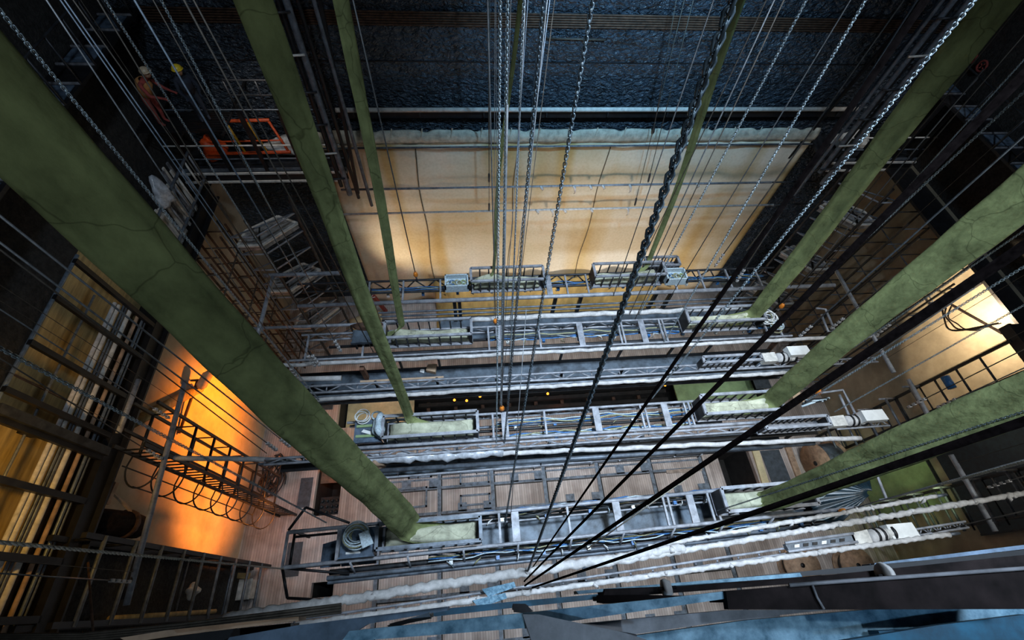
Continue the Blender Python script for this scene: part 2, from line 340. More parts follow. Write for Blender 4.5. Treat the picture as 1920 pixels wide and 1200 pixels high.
for k, (u, v) in enumerate([(852, 750), (875, 751), (1027, 738), (1247, 722), (900, 743)]):
    p = PZ(u, v, -0.55)
    t = thing('trap_lamp', 'small glowing orange lamp down in the long dark trap', 'lamp', p - Vector((0, 0, 0.1)), 'orange lamps in the trap')
    obj('housing', MB().box(p + Vector((-0.09, -0.07, -0.1)), p + Vector((0.09, 0.07, -0.02))), 'black_iron', t)
    obj('lens', MB().tube([p + Vector((0, 0, -0.02)), p + Vector((0, 0, 0.03)), p + Vector((0, 0, 0.06))], [0.07, 0.06, 0.02], 10), 'lit_orange', t)
lamp('trap_glow', 'POINT', (4.5, 8.7, -0.9), None, 7, ORANGE, 0.1); lamp('trap_glow_side', 'POINT', (-6.9, 6.2, -1.0), None, 14, ORANGE, 0.1)
lamp('trap_glow_front', 'POINT', (12.8, 3.4, -1.0), None, 3, ORANGE, 0.1); lamp('trap_board_glow', 'POINT', (-5.0, 8.6, 1.4), None, 60, (1, 0.85, 0.6), 0.1)
# little machine lying in the left side trap
t = thing('cable_block', 'cluster of black connectors stacked in the narrow left trap', 'connectors', (-6.9, 4.3, -0.9))
obj('crate', MB().box((-7.3, 3.95, -0.9), (-6.45, 4.75, -0.35)), 'black_iron', t)
for i in range(4):
    for j in range(3): obj('plug', MB().cyl((-7.2 + i * 0.22, 4.08 + j * 0.24, -0.35), (-7.2 + i * 0.22, 4.08 + j * 0.24, -0.2), 0.07, 8), 'cable_black', t)
for k, y in enumerate((5.4, 6.3)): tag(obj('trap_plank', MB().box((-7.45, y, -0.55), (-6.4, y + 0.55, -0.45)), 'brown_wood', base=(-6.9, y, -0.55)), ['rusty brown plank across the narrow left trap, nearer the camera', 'rusty brown plank across the narrow left trap, farther upstage'][k], 'plank')

# walls
def wall(name, boxes, m, label): 
    b = MB()
    for q in boxes: b.box(*q)
    return struct(name, b, m, label)
wb = wall('wall_back', [((XL - 0.3, YB, 0), (XR + 0.3, YB + 0.3, 24))], 'acoustic_wall', 'rough dark blue acoustic wall behind the backdrop')
for z in (13.55,): obj('panel_joint', MB().box((XL, YB - 0.012, z), (XR, YB + 0.002, z + 0.035)), 'black_iron', wb)
wl = wall('wall_left', [((XL - 0.3, -9, 0), (XL, YB, 8.9))], 'plaster_wall', 'plastered side wall lit by an orange lamp')
obj('upper_lining', MB().box((XL - 0.3, -9, 8.9), (XL, 9.05, 12.35)), 'plywood', wl); obj('dark_lining', MB().box((XL - 0.3, 9.05, 8.9), (XL, YB, 12.35)), 'wool_dark', wl)
obj('dark_lining', MB().box((XL - 0.3, -9, 12.35), (XL, YB, 24)), 'wool_dark', wl)
for y in (1.0, 5.2, 9.0): obj('lining_joint', MB().box((XL, y, 8.95), (XL + 0.02, y + 0.05, 12.3)), 'brown_wood', wl)
wr = wall('wall_right', [((XR, -9, 0), (XR + 0.3, YB, 10.4))], 'olive_wall', 'dull olive side wall with a bright lit patch')
obj('dark_lining', MB().box((XR, -9, 10.4), (XR + 0.3, YB, 24)), 'wool_dark', wr)
# wall conduits along the top of the back wall, the long pipe below
def pipe(name, label, a, b, r, m, cat='pipe', group=None, n=8):
    o = obj(name, MB().cyl(a, b, r, n), m, base=(Vector(a) + Vector(b)) / 2); return tag(o, label, cat, group)
for k in range(6):
    v0 = 21 + k * 4.8; z = PY(900, v0 + 6, YB - 0.12).z
    pipe('conduit', ['topmost thin conduit of the six along the dark back wall', 'second thin conduit from the top along the dark back wall', 'third thin conduit from the top along the dark back wall',
         'fourth thin conduit from the top along the dark back wall', 'fifth thin conduit from the top along the dark back wall', 'lowest thin conduit of the six along the dark back wall'][k],
         (-9.5, YB - 0.03, z), (18.6, YB - 0.03, z), 0.03, 'rust', 'conduit', 'conduits on the back wall', 6)
z = PY(900, 206, 15.6).z
t = thing('long_rail', 'long pale pipe over a black shadow strip across the back wall', 'pipe', (5, 15.6, z - 0.4))
obj('pipe', MB().cyl((-4.6, 15.6, z), (15.9, 15.6, z), 0.085, 10), 'white_board', t); obj('batten', MB().box((-4.6, 15.66, z - 0.38), (15.9, YB, z - 0.1)), 'black_iron', t)  # the batten is a black strip standing in for the pipe's shadow
for k in range(9): bar('bracket', t, (-4 + k * 2.4, 15.62, z - 0.3), (-4 + k * 2.4, 15.62, z), 'dark_steel', 0.05)
p0, p1 = PY(1025, 72, YB - 0.05), PY(1135, 75, YB - 0.05); pipe('short_bar', 'short pale bar lying high on the dark back wall', p0, p1, 0.03, 'wire_brown', 'bar')

# ------------------------------------------------------------------ backdrop
YC = 15.3; CX0, CX1 = -5.5, 14.62; CZT = 11.3
def cloth_pt(x, z):
    t = max(0.0, 1 - z / 5.0)
    return (x, YC + 0.03 * math.sin(x * 1.7 + z * 0.25) + 0.02 * math.sin(x * 4.1) + t * 0.10 * math.sin(x * 2.3 + 0.8) - 0.06 * t, z)
t = thing('backdrop', 'wide beige stage backdrop hanging in front of the dark wall', 'backdrop', (4.5, YC, 0.0))
b = MB(); b.smooth = True; nx, nz = 120, 30; zt = 10.72
for j in range(nz + 1):
    for i in range(nx + 1): b.v.append(cloth_pt(CX0 + (CX1 - CX0) * i / nx, 0.25 + (zt - 0.25) * j / nz))
for j in range(nz):
    for i in range(nx): k = j * (nx + 1) + i; b.f.append((k, k + 1, k + nx + 2, k + nx + 1))
cl = obj('cloth', b, 'backdrop_cloth', t); sm = cl.modifiers.new('thickness', 'SOLIDIFY'); sm.thickness = 0.012
b = MB(); b.smooth = True; nx = 160
for i in range(nx + 1):
    x = CX0 + (CX1 - CX0) * i / nx; pinch = 0.05 * max(0, math.sin(x * 3.3)) ** 6
    for z, dy in ((CZT + 0.03 - pinch * 2, 0.02), (CZT - 0.03 - pinch, -0.05), (CZT - 0.25, -0.09 + 0.02 * math.sin(x * 9)), (CZT - 0.45, -0.07), (10.70, 0.02)): b.v.append((x, YC + dy, z + 0.012 * math.sin(x * 5)))
for i in range(nx):
    for j in range(4): k = i * 5 + j; b.f.append((k, k + 5, k + 6, k + 1))
obj('top_hem', b, 'hem_cloth', t).modifiers.new('thickness', 'SOLIDIFY').thickness = 0.012
for k in range(18): x = CX0 + 0.5 + k * 1.13; bar('tie', t, (x, YC - 0.1, CZT - 0.2), (x + 0.06, YC - 0.02, CZT + 0.12), 'hem_cloth', 0.035)
obj('hem_pipe', MB().cyl((CX0, YC - 0.12, 10.66), (CX1, YC - 0.12, 10.66), 0.04, 8), 'grey_steel', t)
for x, w in ((-1.95, 0.05), (5.9, 0.045), (2.1, 0.03)):
    b = MB(); b.tube([Vector(cloth_pt(x + 0.05 * math.sin(z * 1.3), z)) + Vector((0, -0.02, 0)) for z in np.linspace(0.4, 10.6, 40)], w * 0.5, 5); obj('seam', b, 'seam', t)
b = MB(); b.smooth = True; nx = 70
for i in range(nx + 1):
    x = -2.0 + 13 * i / nx
    for j, (z, y) in enumerate(((2.4, YC - 0.35), (1.2, YC - 0.45), (0.25, YC - 0.7), (0.04, YC - 1.4), (0.03, YC - 2.3))): b.v.append((x, y + 0.12 * math.sin(x * 3 + j) * (1 if j < 3 else 2), z + 0.05 * abs(math.sin(x * 2.2 + j)) ))
for i in range(nx):
    for j in range(4): k = i * 5 + j; b.f.append((k, k + 5, k + 6, k + 1))
o = obj('ground_cloth', b, 'ochre_cloth', base=(4, YC - 0.6, 0)); o.modifiers.new('thickness', 'SOLIDIFY').thickness = 0.01
tag(o, 'ochre cloth bunched along the foot of the beige backdrop', 'cloth')
# battens in front of the backdrop, cloth scraps tied on
def ragged(pts, r, n=7, amp=0.35, seg=0.12, seed=1):
    rnd = random.Random(seed); a, b_ = Vector(pts[0]), Vector(pts[1]); L = (b_ - a).length; m = max(8, int(L / seg)); P = []; RR = []
    for i in range(m + 1):
        P.append(a.lerp(b_, i / m) + Vector((0, rnd.uniform(-1, 1), rnd.uniform(-1, 1))) * r * 0.25); RR.append(r * (1 + amp * rnd.uniform(-0.6, 1)))
    return MB().tube(P, RR, n)
for lab, (u0, v0), (u1, v1), mm in [('upper of two dusty battens crossing the beige backdrop', (640, 357), (1447, 341), 'pale_steel'), ('lower of two dusty battens crossing the beige backdrop', (640, 402), (1450, 384), 'dust_white')]:
    yb = 14.7; a = PY(u0, v0, yb); c = PY(u1, v1, yb); z = (a.z + c.z) / 2
    t = thing('batten', lab, 'batten', ((a.x + c.x) / 2, yb, z), 'battens in front of the backdrop')
    obj('pipe', MB().cyl((a.x, yb, z), (c.x, yb, z), 0.05, 8), mm, t); obj('pipe_tail', MB().cyl((c.x, yb, z), (c.x + 2.0, yb, z), 0.035, 6), 'dark_steel', t)
    for k in range(7):
        x = a.x + 8 + k * 1.1 + 0.5 * math.sin(k * 5 + z)
        b = MB().tube([(x, yb - 0.04, z + 0.05), (x + 0.08, yb - 0.08, z - 0.05), (x + 0.15, yb - 0.06, z - 0.12 - 0.2 * (k % 3 == 1)), (x + 0.1, yb - 0.06, z - 0.2 - 0.2 * (k % 3 == 1))], [0.05, 0.06, 0.035, 0.015], 5); obj('cloth_scrap', b, 'dust_white', t)

# ------------------------------------------------------------------ galleries
def railing(t, p, q, z, h=1.0, n=5, m='dark_steel', r=0.025, mids=1):
    p = Vector((p[0], p[1], z)); q = Vector((q[0], q[1], z)); up = Vector((0, 0, 1))
    for k in range(n + 1): a = p.lerp(q, k / n); bar('post', t, a, a + up * h, m, r * 1.2, n=6)
    bar('handrail', t, p + up * h, q + up * h, m, r * 1.3, n=6)
    for k in range(mids): bar('mid_rail', t, p + up * h * (k + 1) / (mids + 1), q + up * h * (k + 1) / (mids + 1), m, r, n=6)
def back_gallery(name, label, x0, x1, z, items):
    t = thing(name, label, 'gallery', ((x0 + x1) / 2, 14.9, z - 0.2))
    obj('deck', MB().box((x0, 14.05, z - 0.12), (x1, YB, z)), 'dark_steel', t)
    obj('edge_beam', MB().box((x0, 14.0, z - 0.05), (x1, 14.06, z + 0.02)), 'white_board', t); obj('lower_flange', MB().box((x0, 13.97, z - 0.40), (x1, 14.03, z - 0.33)), 'white_board', t); obj('beam_web', MB().box((x0, 14.04, z - 0.33), (x1, 14.05, z - 0.05)), 'black_iron', t)
    obj('toe_board', MB().box((x0, 14.1, z + 0.02), (x1, 14.13, z + 0.14)), 'grey_steel', t)
    for k in range(5):
        x = x0 + 0.5 + (x1 - x0 - 0.8) * k / 4; bar('post', t, (x, 14.12, z - 0.3), (x, 14.12, z + 2.6), 'black_iron', 0.12)
    bar('mid_rail', t, (x0, 14.12, z + 0.55), (x1, 14.12, z + 0.55), 'grey_steel', 0.03, n=6); bar('handrail', t, (x0, 14.12, z + 1.1), (x1, 14.12, z + 1.1), 'white_board', 0.03, n=6)
    return t
g1 = back_gallery('upstage_gallery', 'steel gallery with pale edge beams in the left corner beside the backdrop', XL + 0.05, -4.4, 10.5, 0)
g2 = back_gallery('upstage_gallery', 'steel gallery with pale edge beams in the right corner beside the backdrop', 14.75, XR - 0.05, 10.6, 0)
t = thing('corner_gallery', 'dark upper gallery in the left corner where two workers stand', 'gallery', (-7.4, 14.5, 12.85))
for k in range(9): bar('grating_bar', t, (-9.9, 12.95 + k * 0.12, 12.97), (-7.4, 12.95 + k * 0.12, 12.97), 'black_iron', 0.03, 0.06)
for x in (-9.9, -8.6, -7.4): bar('bearer', t, (x, 12.8, 12.9), (x, 15.9, 12.9), 'black_iron', 0.06)
railing(t, (-7.2, 14.05), (-4.4, 14.05), 13.0, 0.95, 3, 'dark_steel'); bar('edge_rail', t, (-9.6, 14.02, 13.0), (-4.4, 14.02, 13.0), 'grey_steel', 0.025, n=6)
# clutter on the back galleries
t = thing('orange_barrier', 'orange guard frame with yellow rungs on the left corner gallery', 'barrier', (-8.2, 15.0, 10.5))
a0, a1, c0, c1 = PY(350, 229, 15.0), PY(505, 225, 15.0), PY(388, 289, 14.6), PY(545, 285, 14.6)
bar('rail', t, a0, a1, 'orange_paint', 0.06, n=8); bar('rail', t, c0, c1, 'orange_paint', 0.06, n=8); bar('rail', t, a0.lerp(c0, .62), a1.lerp(c1, .62), 'orange_paint', 0.03, n=8)
for k in range(4): s = 0.2 + k * 0.26; bar('rung', t, a0.lerp(a1, s), c0.lerp(c1, s), ['yellow_paint', 'yellow_paint', 'yellow_paint', 'orange_paint'][k], 0.045, n=8)
def lump(name, label, cat, c, s, m, seed=0, parent=None, flat=0.5):
    rnd = random.Random(seed); bm = bmesh.new(); bmesh.ops.create_icosphere(bm, subdivisions=3, radius=1.0)
    ph = [rnd.uniform(0, 6) for _ in range(6)]
    for v in bm.verts:
        d = 1 + 0.18 * math.sin(v.co.x * 4 + ph[0]) + 0.15 * math.sin(v.co.y * 5 + ph[1]) + 0.14 * math.sin(v.co.z * 6 + ph[2] + v.co.x * 3)
        v.co = Vector((v.co.x * s[0] * d, v.co.y * s[1] * d, max(-flat, v.co.z) * s[2] * d)) + Vector(c)
    b = MB(); b.smooth = True; bm.verts.ensure_lookup_table(); b.v = [tuple(v.co) for v in bm.verts]; b.f = [tuple(v.index for v in f.verts) for f in bm.faces]; bm.free()
    o = obj(name, b, m, parent, None if parent else (c[0], c[1], c[2] - flat * s[2]))
    return o if parent else tag(o, label, cat)
lump('cloth_bundle', 'white folded cloth bundle on the left corner gallery', 'cloth', (-6.6, 15.2, 10.75), (1.1, 0.35, 0.35), 'white_board', 3)
lump('orange_bag', 'crumpled orange bag at the far end of the left corner gallery', 'bag', (-9.1, 14.9, 10.85), (0.35, 0.3, 0.5), 'orange_paint', 5)
lump('cloth_bundle', 'pale cloth bundle lying on the right corner gallery', 'cloth', (16.2, 15.1, 10.85), (1.0, 0.35, 0.35), 'white_board', 8)
lump('cloth_bundle', 'greenish crumpled cloth on the right corner gallery', 'cloth', (18.0, 15.1, 10.85), (0.6, 0.35, 0.35), 'green_board', 9)
# side gallery along the left wall with the pipe rack
t = thing('side_gallery', 'long dark gallery edge running along the left wall', 'gallery', (-9.9, 5, 9.6))
obj('deck', MB().box((XL + 0.02, -4, 9.72), (-9.55, 13.9, 9.8)), 'black_iron', t)
obj('edge_beam', MB().box((-9.62, -4, 9.55), (-9.5, 13.9, 9.95)), 'black_iron', t); bar('lower_flange', t, (-9.45, -4, 9.52), (-9.45, 13.9, 9.52), 'black_iron', 0.2, 0.06)
XK = -9.62
t = thing('pipe_rack', 'tall rack of dark posts and steel pipes against the yellow wall', 'rack', (XK, 4.5, 9.95))
for (ua, va) in [(155, 505), (112, 566), (62, 648), (14, 735), (0, 790)]:
    y = PX(ua, va, XK).y; bar('post', t, (XK + 0.06, y, 9.9), (XK + 0.06, y, 13.0), 'black_iron', 0.1, 0.12)
for y in (2.9, 1.6, 0.5): bar('post', t, (XK + 0.06, y, 9.9), (XK + 0.06, y, 13.0), 'black_iron', 0.12, 0.14)
obj('wide_post', MB().beam((XK + 0.1, 4.1, 9.9), (XK + 0.1, 4.1, 13.0), 0.2, 0.2), 'dark_steel', t)
bar('top_rail', t, (XK, -2.5, 12.95), (XK, 8.1, 12.95), 'wire_blue', 0.045, n=8)
for (z, r, mm, y1) in [(11.95, 0.03, 'wire', 7.6), (11.3, 0.05, 'dust_white', 7.8), (11.18, 0.07, 'white_board', 7.8), (11.0, 0.035, 'grey_steel', 7.9), (10.9, 0.035, 'grey_steel', 7.9), (10.76, 0.07, 'white_board', 7.9), (10.42, 0.05, 'spool_wood', 8.0), (10.2, 0.04, 'wire_blue', 8.0), (10.08, 0.03, 'grey_steel', 8.0)]:
    bar('pipe', t, (XK - 0.1, -2.5, z), (XK - 0.1, y1, z), mm, r, n=8)
obj('dark_panel', MB().box((XK - 0.2, -2.5, 10.48), (XK - 0.17, 8, 10.62)), 'black_iron', t)
for y in (1.2, 3.9): obj('clamp_block', MB().box((XK - 0.15, y, 11.75), (XK - 0.02, y + 0.3, 12.1)), 'black_iron', t)
# caged ladder on the left
t = thing('caged_ladder', 'dark caged ladder rising beside the orange-lit left wall', 'ladder', (-8.4, 4.0, 0.0))
LX0, LX1, LY = -8.85, -8.15, 4.0
for x in (LX0, LX1): bar('rail', t, (x, LY, 0.05), (x, LY, 10.6), 'black_iron', 0.06, 0.09)
for k in range(34): z = 0.35 + k * 0.3; bar('rung', t, (LX0, LY, z), (LX1, LY, z), 'black_iron', 0.022, n=6)
for k in range(8):
    z = 2.5 + k * 1.05; cx = (LX0 + LX1) / 2; P = [(cx + 0.42 * math.cos(a), LY - 0.30 - 0.55 * math.sin(a), z) for a in np.linspace(0, math.pi, 15)]
    obj('hoop', MB().tube([(LX1, LY, z)] + P + [(LX0, LY, z)], 0.022, 6), 'black_iron', t)
for dx, y in ((0.0, LY - 0.85), (-0.42, LY - 0.32), (0.42, LY - 0.32)): bar('cage_strip', t, (-8.5 + dx, y, 2.5), (-8.5 + dx, y, 10.0), 'black_iron', 0.025)
for x, y in ((LX0, 5.15), (LX1 - 0.1, 5.15), (LX0, 4.45)): bar('frame_post', t, (x, y, 2.2), (x, y, 10.5), 'black_iron', 0.07, 0.07)
for k in range(8):
    z = 2.3 + k * 1.05; bar('frame_bar', t, (LX0, LY, z), (LX0, 5.15, z), 'black_iron', 0.04, n=6); bar('frame_bar', t, (LX1 - 0.1, LY, z), (LX1 - 0.1, 5.15, z), 'black_iron', 0.04, n=6); bar('frame_bar', t, (LX0, 5.15, z), (LX1 - 0.1, 5.15, z), 'black_iron', 0.02, n=6)
# frame of pipes standing further forward by the left wall
t = thing('scaffold_tower', 'tall dark frame with slanting grey pipes low on the left wall', 'frame', (-8.9, 1.2, 0.0))
for x, y in ((-8.9, 2.05), (-8.9, 0.35), (-9.6, 2.05), (-9.6, 0.35)): bar('upright', t, (x, y, 0.05), (x, y, 10.4), 'black_iron', 0.12, 0.12)
for k in range(9): z = 1.0 + k * 1.1; bar('crossbar', t, (-8.85, 0.3, z), (-8.85, 2.1, z), 'grey_steel', 0.05, n=8); bar('side_bar', t, (-8.9, 2.05, z), (-9.6, 2.05, z), 'dark_steel', 0.04, n=6)
obj('shade_panel', MB().box((-9.8, -0.6, 0.0), (-9.74, 2.2, 9.4)), 'wool_dark', t)  # dark sheet added to stand in for the unlit wall behind the frame
for k in range(2): bar('crossbar', t, (-9.5, 0.3, 2 + k * 3), (-9.5, 2.1, 2 + k * 3), 'grey_steel', 0.04, n=8)
# orange-lit parts near the sodium lamp
lp = PX(387, 712, -9.75)
t = thing('sodium_fixture', 'rounded lamp housing on a bracket high on the orange wall', 'lamp', lp)
obj('housing', MB().tube([lp + Vector((-0.15, -0.35, 0)), lp + Vector((-0.1, -0.25, 0.02)), lp + Vector((0, 0.2, 0.02)), lp + Vector((0, 0.32, 0))], [0.08, 0.17, 0.17, 0.08], 12), 'carton', t)
bar('bracket', t, (XL + 0.02, lp.y, lp.z), lp, 'rust', 0.06); bar('arm', t, lp + Vector((-0.3, 0, 0)), (XL + 0.05, lp.y - 1.9, lp.z - 0.2), 'rust', 0.05, n=6)
dp = (-10.0, 4.0, 0)
a = PX(330, 730, -10.1); c = PX(180, 880, -10.1)
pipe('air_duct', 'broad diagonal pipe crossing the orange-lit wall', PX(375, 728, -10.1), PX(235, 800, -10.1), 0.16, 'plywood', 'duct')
p = PX(215, 985, -9.7)
t = thing('duct_elbow', 'dark rounded duct on the orange wall near the pipe frame', 'duct', p)
obj('body', MB().tube([p + Vector((-0.3, 0, 1.2)), p + Vector((0, 0, 0.4)), p + Vector((0.1, 0.05, -0.3)), p + Vector((0.1, 0.05, -0.75))], [0.3, 0.34, 0.33, 0.3], 14), 'brown_iron', t)
obj('collar', MB().tube([p + Vector((0.1, 0.05, -0.15)), p + Vector((0.1, 0.05, -0.28))], 0.37, 14), 'rust', t)
t = thing('sheet_hood', 'tilted sheet metal hood above the dark duct', 'hood', p + Vector((-0.1, 0.6, 0.6))); q = p + Vector((-0.1, 0.6, 0.6))
obj('hood', MB().prism([q + Vector((-0.4, -0.25, 0.5)), q + Vector((0.25, -0.2, 0.15)), q + Vector((0.25, 0.35, 0.1)), q + Vector((-0.4, 0.4, 0.5))], 0.12), 'carton', t); bar('stay', t, q + Vector((0.2, 0.1, 0)), q + Vector((0.3, -0.3, -0.9)), 'carton', 0.06)

# ------------------------------------------------------------------ scaffold towers with floodlights
def flood_tower(label, side, x, y, zs, lamp_labels, top):
    # x, y: plan position of the inner front corner of the lamps; side +1 left tower, -1 right tower
    t = thing('lighting_tower', label, 'tower', (x, y, 0.0)); s = side
    corners = [(x - 0.9 * s, y), (x, y), (x + 1.2 * s, y + 1.2), (x + 0.2 * s, y + 1.7)]
    for cx, cy in corners[:3]: bar('upright', t, (cx, cy, 0.0), (cx, cy, top), 'dark_steel', 0.06, n=6)
    k = 0; z = 0.8
    while z < top:
        bar('tie', t, (*corners[0], z), (*corners[1], z), 'pale_steel', 0.035, n=6); bar('tie', t, (*corners[1], z), (*corners[2], z), 'pale_steel', 0.035, n=6)
        bar('brace', t, (*corners[0], z), (*corners[2], z + 0.0), 'grey_steel', 0.03, n=6); z += 0.95; k += 1
    for z, lb in zip(zs, lamp_labels):
        f = thing('floodlight', lb, 'floodlight', (x, y + 0.6, z), 'floodlights on the side towers'); V = lambda a, b, c: Vector((x + a * s, y + b, z + c))
        pts = [V(-0.85, 0.05, 0.1), V(0, 0.05, 0.1), V(1.1, 1.15, 0.1), V(0.3, 1.55, 0.1), V(-0.75, 0.8, 0.1)]
        if s < 0: pts.reverse()
        obj('body', MB().prism(pts, 0.22), 'lamp_grey', f)
        for a, b_ in ((0, 1), (1, 2), (2, 3), (3, 4), (4, 0)): bar('frame', f, pts[a] + Vector((0, 0, 0.03)), pts[b_] + Vector((0, 0, 0.03)), 'white_board', 0.1, 0.06)
        bar('rib', f, V(-0.4, 0.45, 0.13), V(0.55, 1.35, 0.13), 'dark_steel', 0.07, 0.05); bar('rib', f, V(-0.1, 0.1, 0.13), V(-0.3, 1.1, 0.13), 'dark_steel', 0.05, 0.04)
flood_tower('scaffold tower carrying floodlights to the left of the backdrop', 1, -7.7, 11.95, (8.7, 5.8, 2.8),
            ['topmost grey floodlight on the left scaffold tower', 'middle grey floodlight on the left scaffold tower', 'lowest grey floodlight on the left scaffold tower'], 10.2)
flood_tower('scaffold tower carrying floodlights to the right of the backdrop', -1, 16.2, 12.0, (8.9, 5.9, 3.0),
            ['topmost grey floodlight on the right scaffold tower', 'middle grey floodlight on the right scaffold tower', 'lowest grey floodlight on the right scaffold tower'], 11.0)
# rusty racks between the towers and the walls
def lattice(label, x0, x1, y0, y1, z1, n, m, m2, step=0.9):
    t = thing('ladder_rack', label, 'rack', ((x0 + x1) / 2, (y0 + y1) / 2, 0.0))
    for k in range(n):
        y = y0 + (y1 - y0) * k / (n - 1)
        for x in (x0, x1): bar('upright', t, (x, y, 0.0), (x, y, z1), m, 0.06, 0.06)
        z = 0.7 + 0.2 * (k % 2)
        while z < z1: bar('crossbar', t, (x0, y, z), (x1, y, z), m if k % 2 else m2, 0.025, n=6); z += step
    for z in np.arange(1.0, z1, step * 2): bar('long_bar', t, (x1, y0, z), (x1, y1, z), m2, 0.03, n=6)
    return t
lattice('rusty ladder-like rack on the left wall behind the tower', -9.75, -8.9, 9.4, 12.6, 9.4, 6, 'rust', 'wire_brown')
lattice('dark ladder-like rack on the right wall behind the tower', 17.2, 18.3, 8.2, 12.6, 10.0, 7, 'dark_steel', 'grey_steel')
# stored boards and rungs higher up
def board_stack(label, x, y0, z0, n, dy, dz, ln, m, seed):
    rnd = random.Random(seed); t = thing('stored_boards', label, 'boards', (x, y0, z0))
    for k in range(n): a = Vector((x + rnd.uniform(-.05, .05), y0 + k * dy, z0 + rnd.uniform(-.1, .1))); obj('board', MB().beam(a, a + Vector((0, rnd.uniform(.0, .1) + 0.02, ln * rnd.uniform(.7, 1))), 0.05, 0.1), m if k % 3 else 'grey_plate', t)
    return t
board_stack('row of pale boards stored upright on the left gallery', -9.75, 11.0, 9.85, 13, 0.17, 0, 1.9, 'white_board', 2)
t = thing('rung_frame', 'grey frame of pale rungs stored on the left gallery', 'frame', (-9.5, 12.3, 9.85))
for x in (0, 1): bar('rail', t, (-9.45, 10.6, 10.4 + x * 1.1), (-9.45, 14.0, 10.4 + x * 1.1), 'grey_steel', 0.05, n=6)
for k in range(9): bar('rung', t, (-9.45, 10.8 + k * 0.38, 10.4), (-9.45, 10.8 + k * 0.38, 11.5), 'white_board' if k % 2 else 'pale_steel', 0.035, n=6)
lump('plastic_bag', 'crumpled clear plastic bag beside the stored pale boards', 'bag', (-9.4, 11.6, 11.7), (0.25, 0.3, 0.5), 'plastic_film', 4)
def upper_gallery(label, x, xw, z, y0, y1, bars, mm):
    t = thing('upper_gallery', label, 'gallery', ((x + xw) / 2, (y0 + y1) / 2, z - 0.1))
    obj('deck', MB().box((min(x, xw), y0, z - 0.08), (max(x, xw), y1, z)), 'black_iron', t)
    for k in range(bars):
        y = y0 + (y1 - y0) * (k + 0.5) / bars; bar('post', t, (x, y, z), (x, y, z + 1.1), 'dark_steel', 0.03, n=6); bar('floor_bar', t, (x, y, z + 0.02), (xw, y, z + 0.02), mm, 0.05, 0.04)
        if k % 2: obj('floor_plate', MB().box((min(x, xw) + 0.1, y + 0.1, z + 0.01), (max(x, xw) - 0.1, y + (y1 - y0) / bars - 0.1, z + 0.03)), 'plate_blue', t)
    bar('handrail', t, (x, y0, z + 1.1), (x, y1, z + 1.1), 'dark_steel', 0.03, n=6)
    return t
upper_gallery('unlit upper gallery along the dark left wall', -9.35, XL + 0.02, 15.2, 6.0, 15.6, 11, 'grey_plate')
upper_gallery('unlit upper gallery along the dark right wall', 17.7, XR - 0.02, 13.2, 4.0, 15.0, 14, 'grey_plate')
t = thing('side_gallery', 'long dark gallery edge running along the right wall', 'gallery', (18.2, 5, 10.1))
obj('deck', MB().box((17.65, -4, 10.2), (XR - 0.02, 6.3, 10.3)).box((17.65, 9.6, 10.2), (XR - 0.02, 14.0, 10.3)).box((18.0, 6.3, 10.2), (XR - 0.02, 9.6, 10.3)), 'black_iron', t)
obj('edge_beam', MB().box((17.55, -4, 10.0), (17.65, 6.3, 10.35)), 'black_iron', t)
# pipe ladder frames by the right wall
def pipe_ladder(label, x, y0, y1, z1, n, mr, mm, brackets):
    t = thing('pipe_ladder', label, 'frame', (x, (y0 + y1) / 2, 0.0))
    for y in (y0, y1): bar('upright', t, (x, y, 0.05), (x, y, z1), 'black_iron', 0.07, 0.1)
    for k in range(n): z = 0.8 + (z1 - 1.0) * k / n; bar('rung', t, (x, y0, z), (x, y1, z), mm, 0.04, n=6)
    for k in range(brackets):
        z = 1.6 + k * 1.25; bar('arm', t, (x, y1, z), (x - 0.75, y1, z), 'pale_steel', 0.04, n=6); bar('bracket', t, (x - 0.45, y1, z), (x - 0.45, y0 - 0.2, z), 'grey_steel', 0.05, n=6)
        bar('stay', t, (x - 0.05, y1, z), (x - 0.05, y0 - 0.2, z), 'dark_steel', 0.03, n=6)
    return t
pipe_ladder('tall pipe frame with short arms standing before the right wall', 17.4, 4.75, 5.75, 10.2, 10, 'black_iron', 'dark_steel', 5)
pipe_ladder('dim pipe frame low on the right wall beyond the wrapped pipes', 17.6, 0.9, 2.2, 10.2, 12, 'black_iron', 'grey_steel', 6)
tag(obj('blue_canister', MB().cyl((17.1, 5.1, 7.9), (17.1, 5.55, 7.9), 0.14, 10), 'cable_blue', base=(17.1, 5.3, 7.8)), 'blue canister clamped to the tall pipe frame', 'canister')
for lab, y0, y1, z0, z1, mm in [('pale green panel low on the right wall', 1.7, 4.3, 0.05, 3.9, 'green_board'), ('dark green curtain hanging on the right wall beside the green panel', 0.6, 4.4, 4.4, 9.6, 'tarp')]:
    t = thing('hanging_screen', lab, 'panel', (XR - 0.1, (y0 + y1) / 2, z0)); obj('sheet', MB().box((XR - 0.1, y0, z0), (XR - 0.04, y1, z1)), mm, t); obj('frame', MB().box((XR - 0.14, y0 - 0.06, z0), (XR - 0.02, y0, z1)).box((XR - 0.14, y1, z0), (XR - 0.02, y1 + 0.06, z1)).box((XR - 0.14, y0, z1), (XR - 0.02, y1, z1 + 0.06)), 'dark_steel', t)
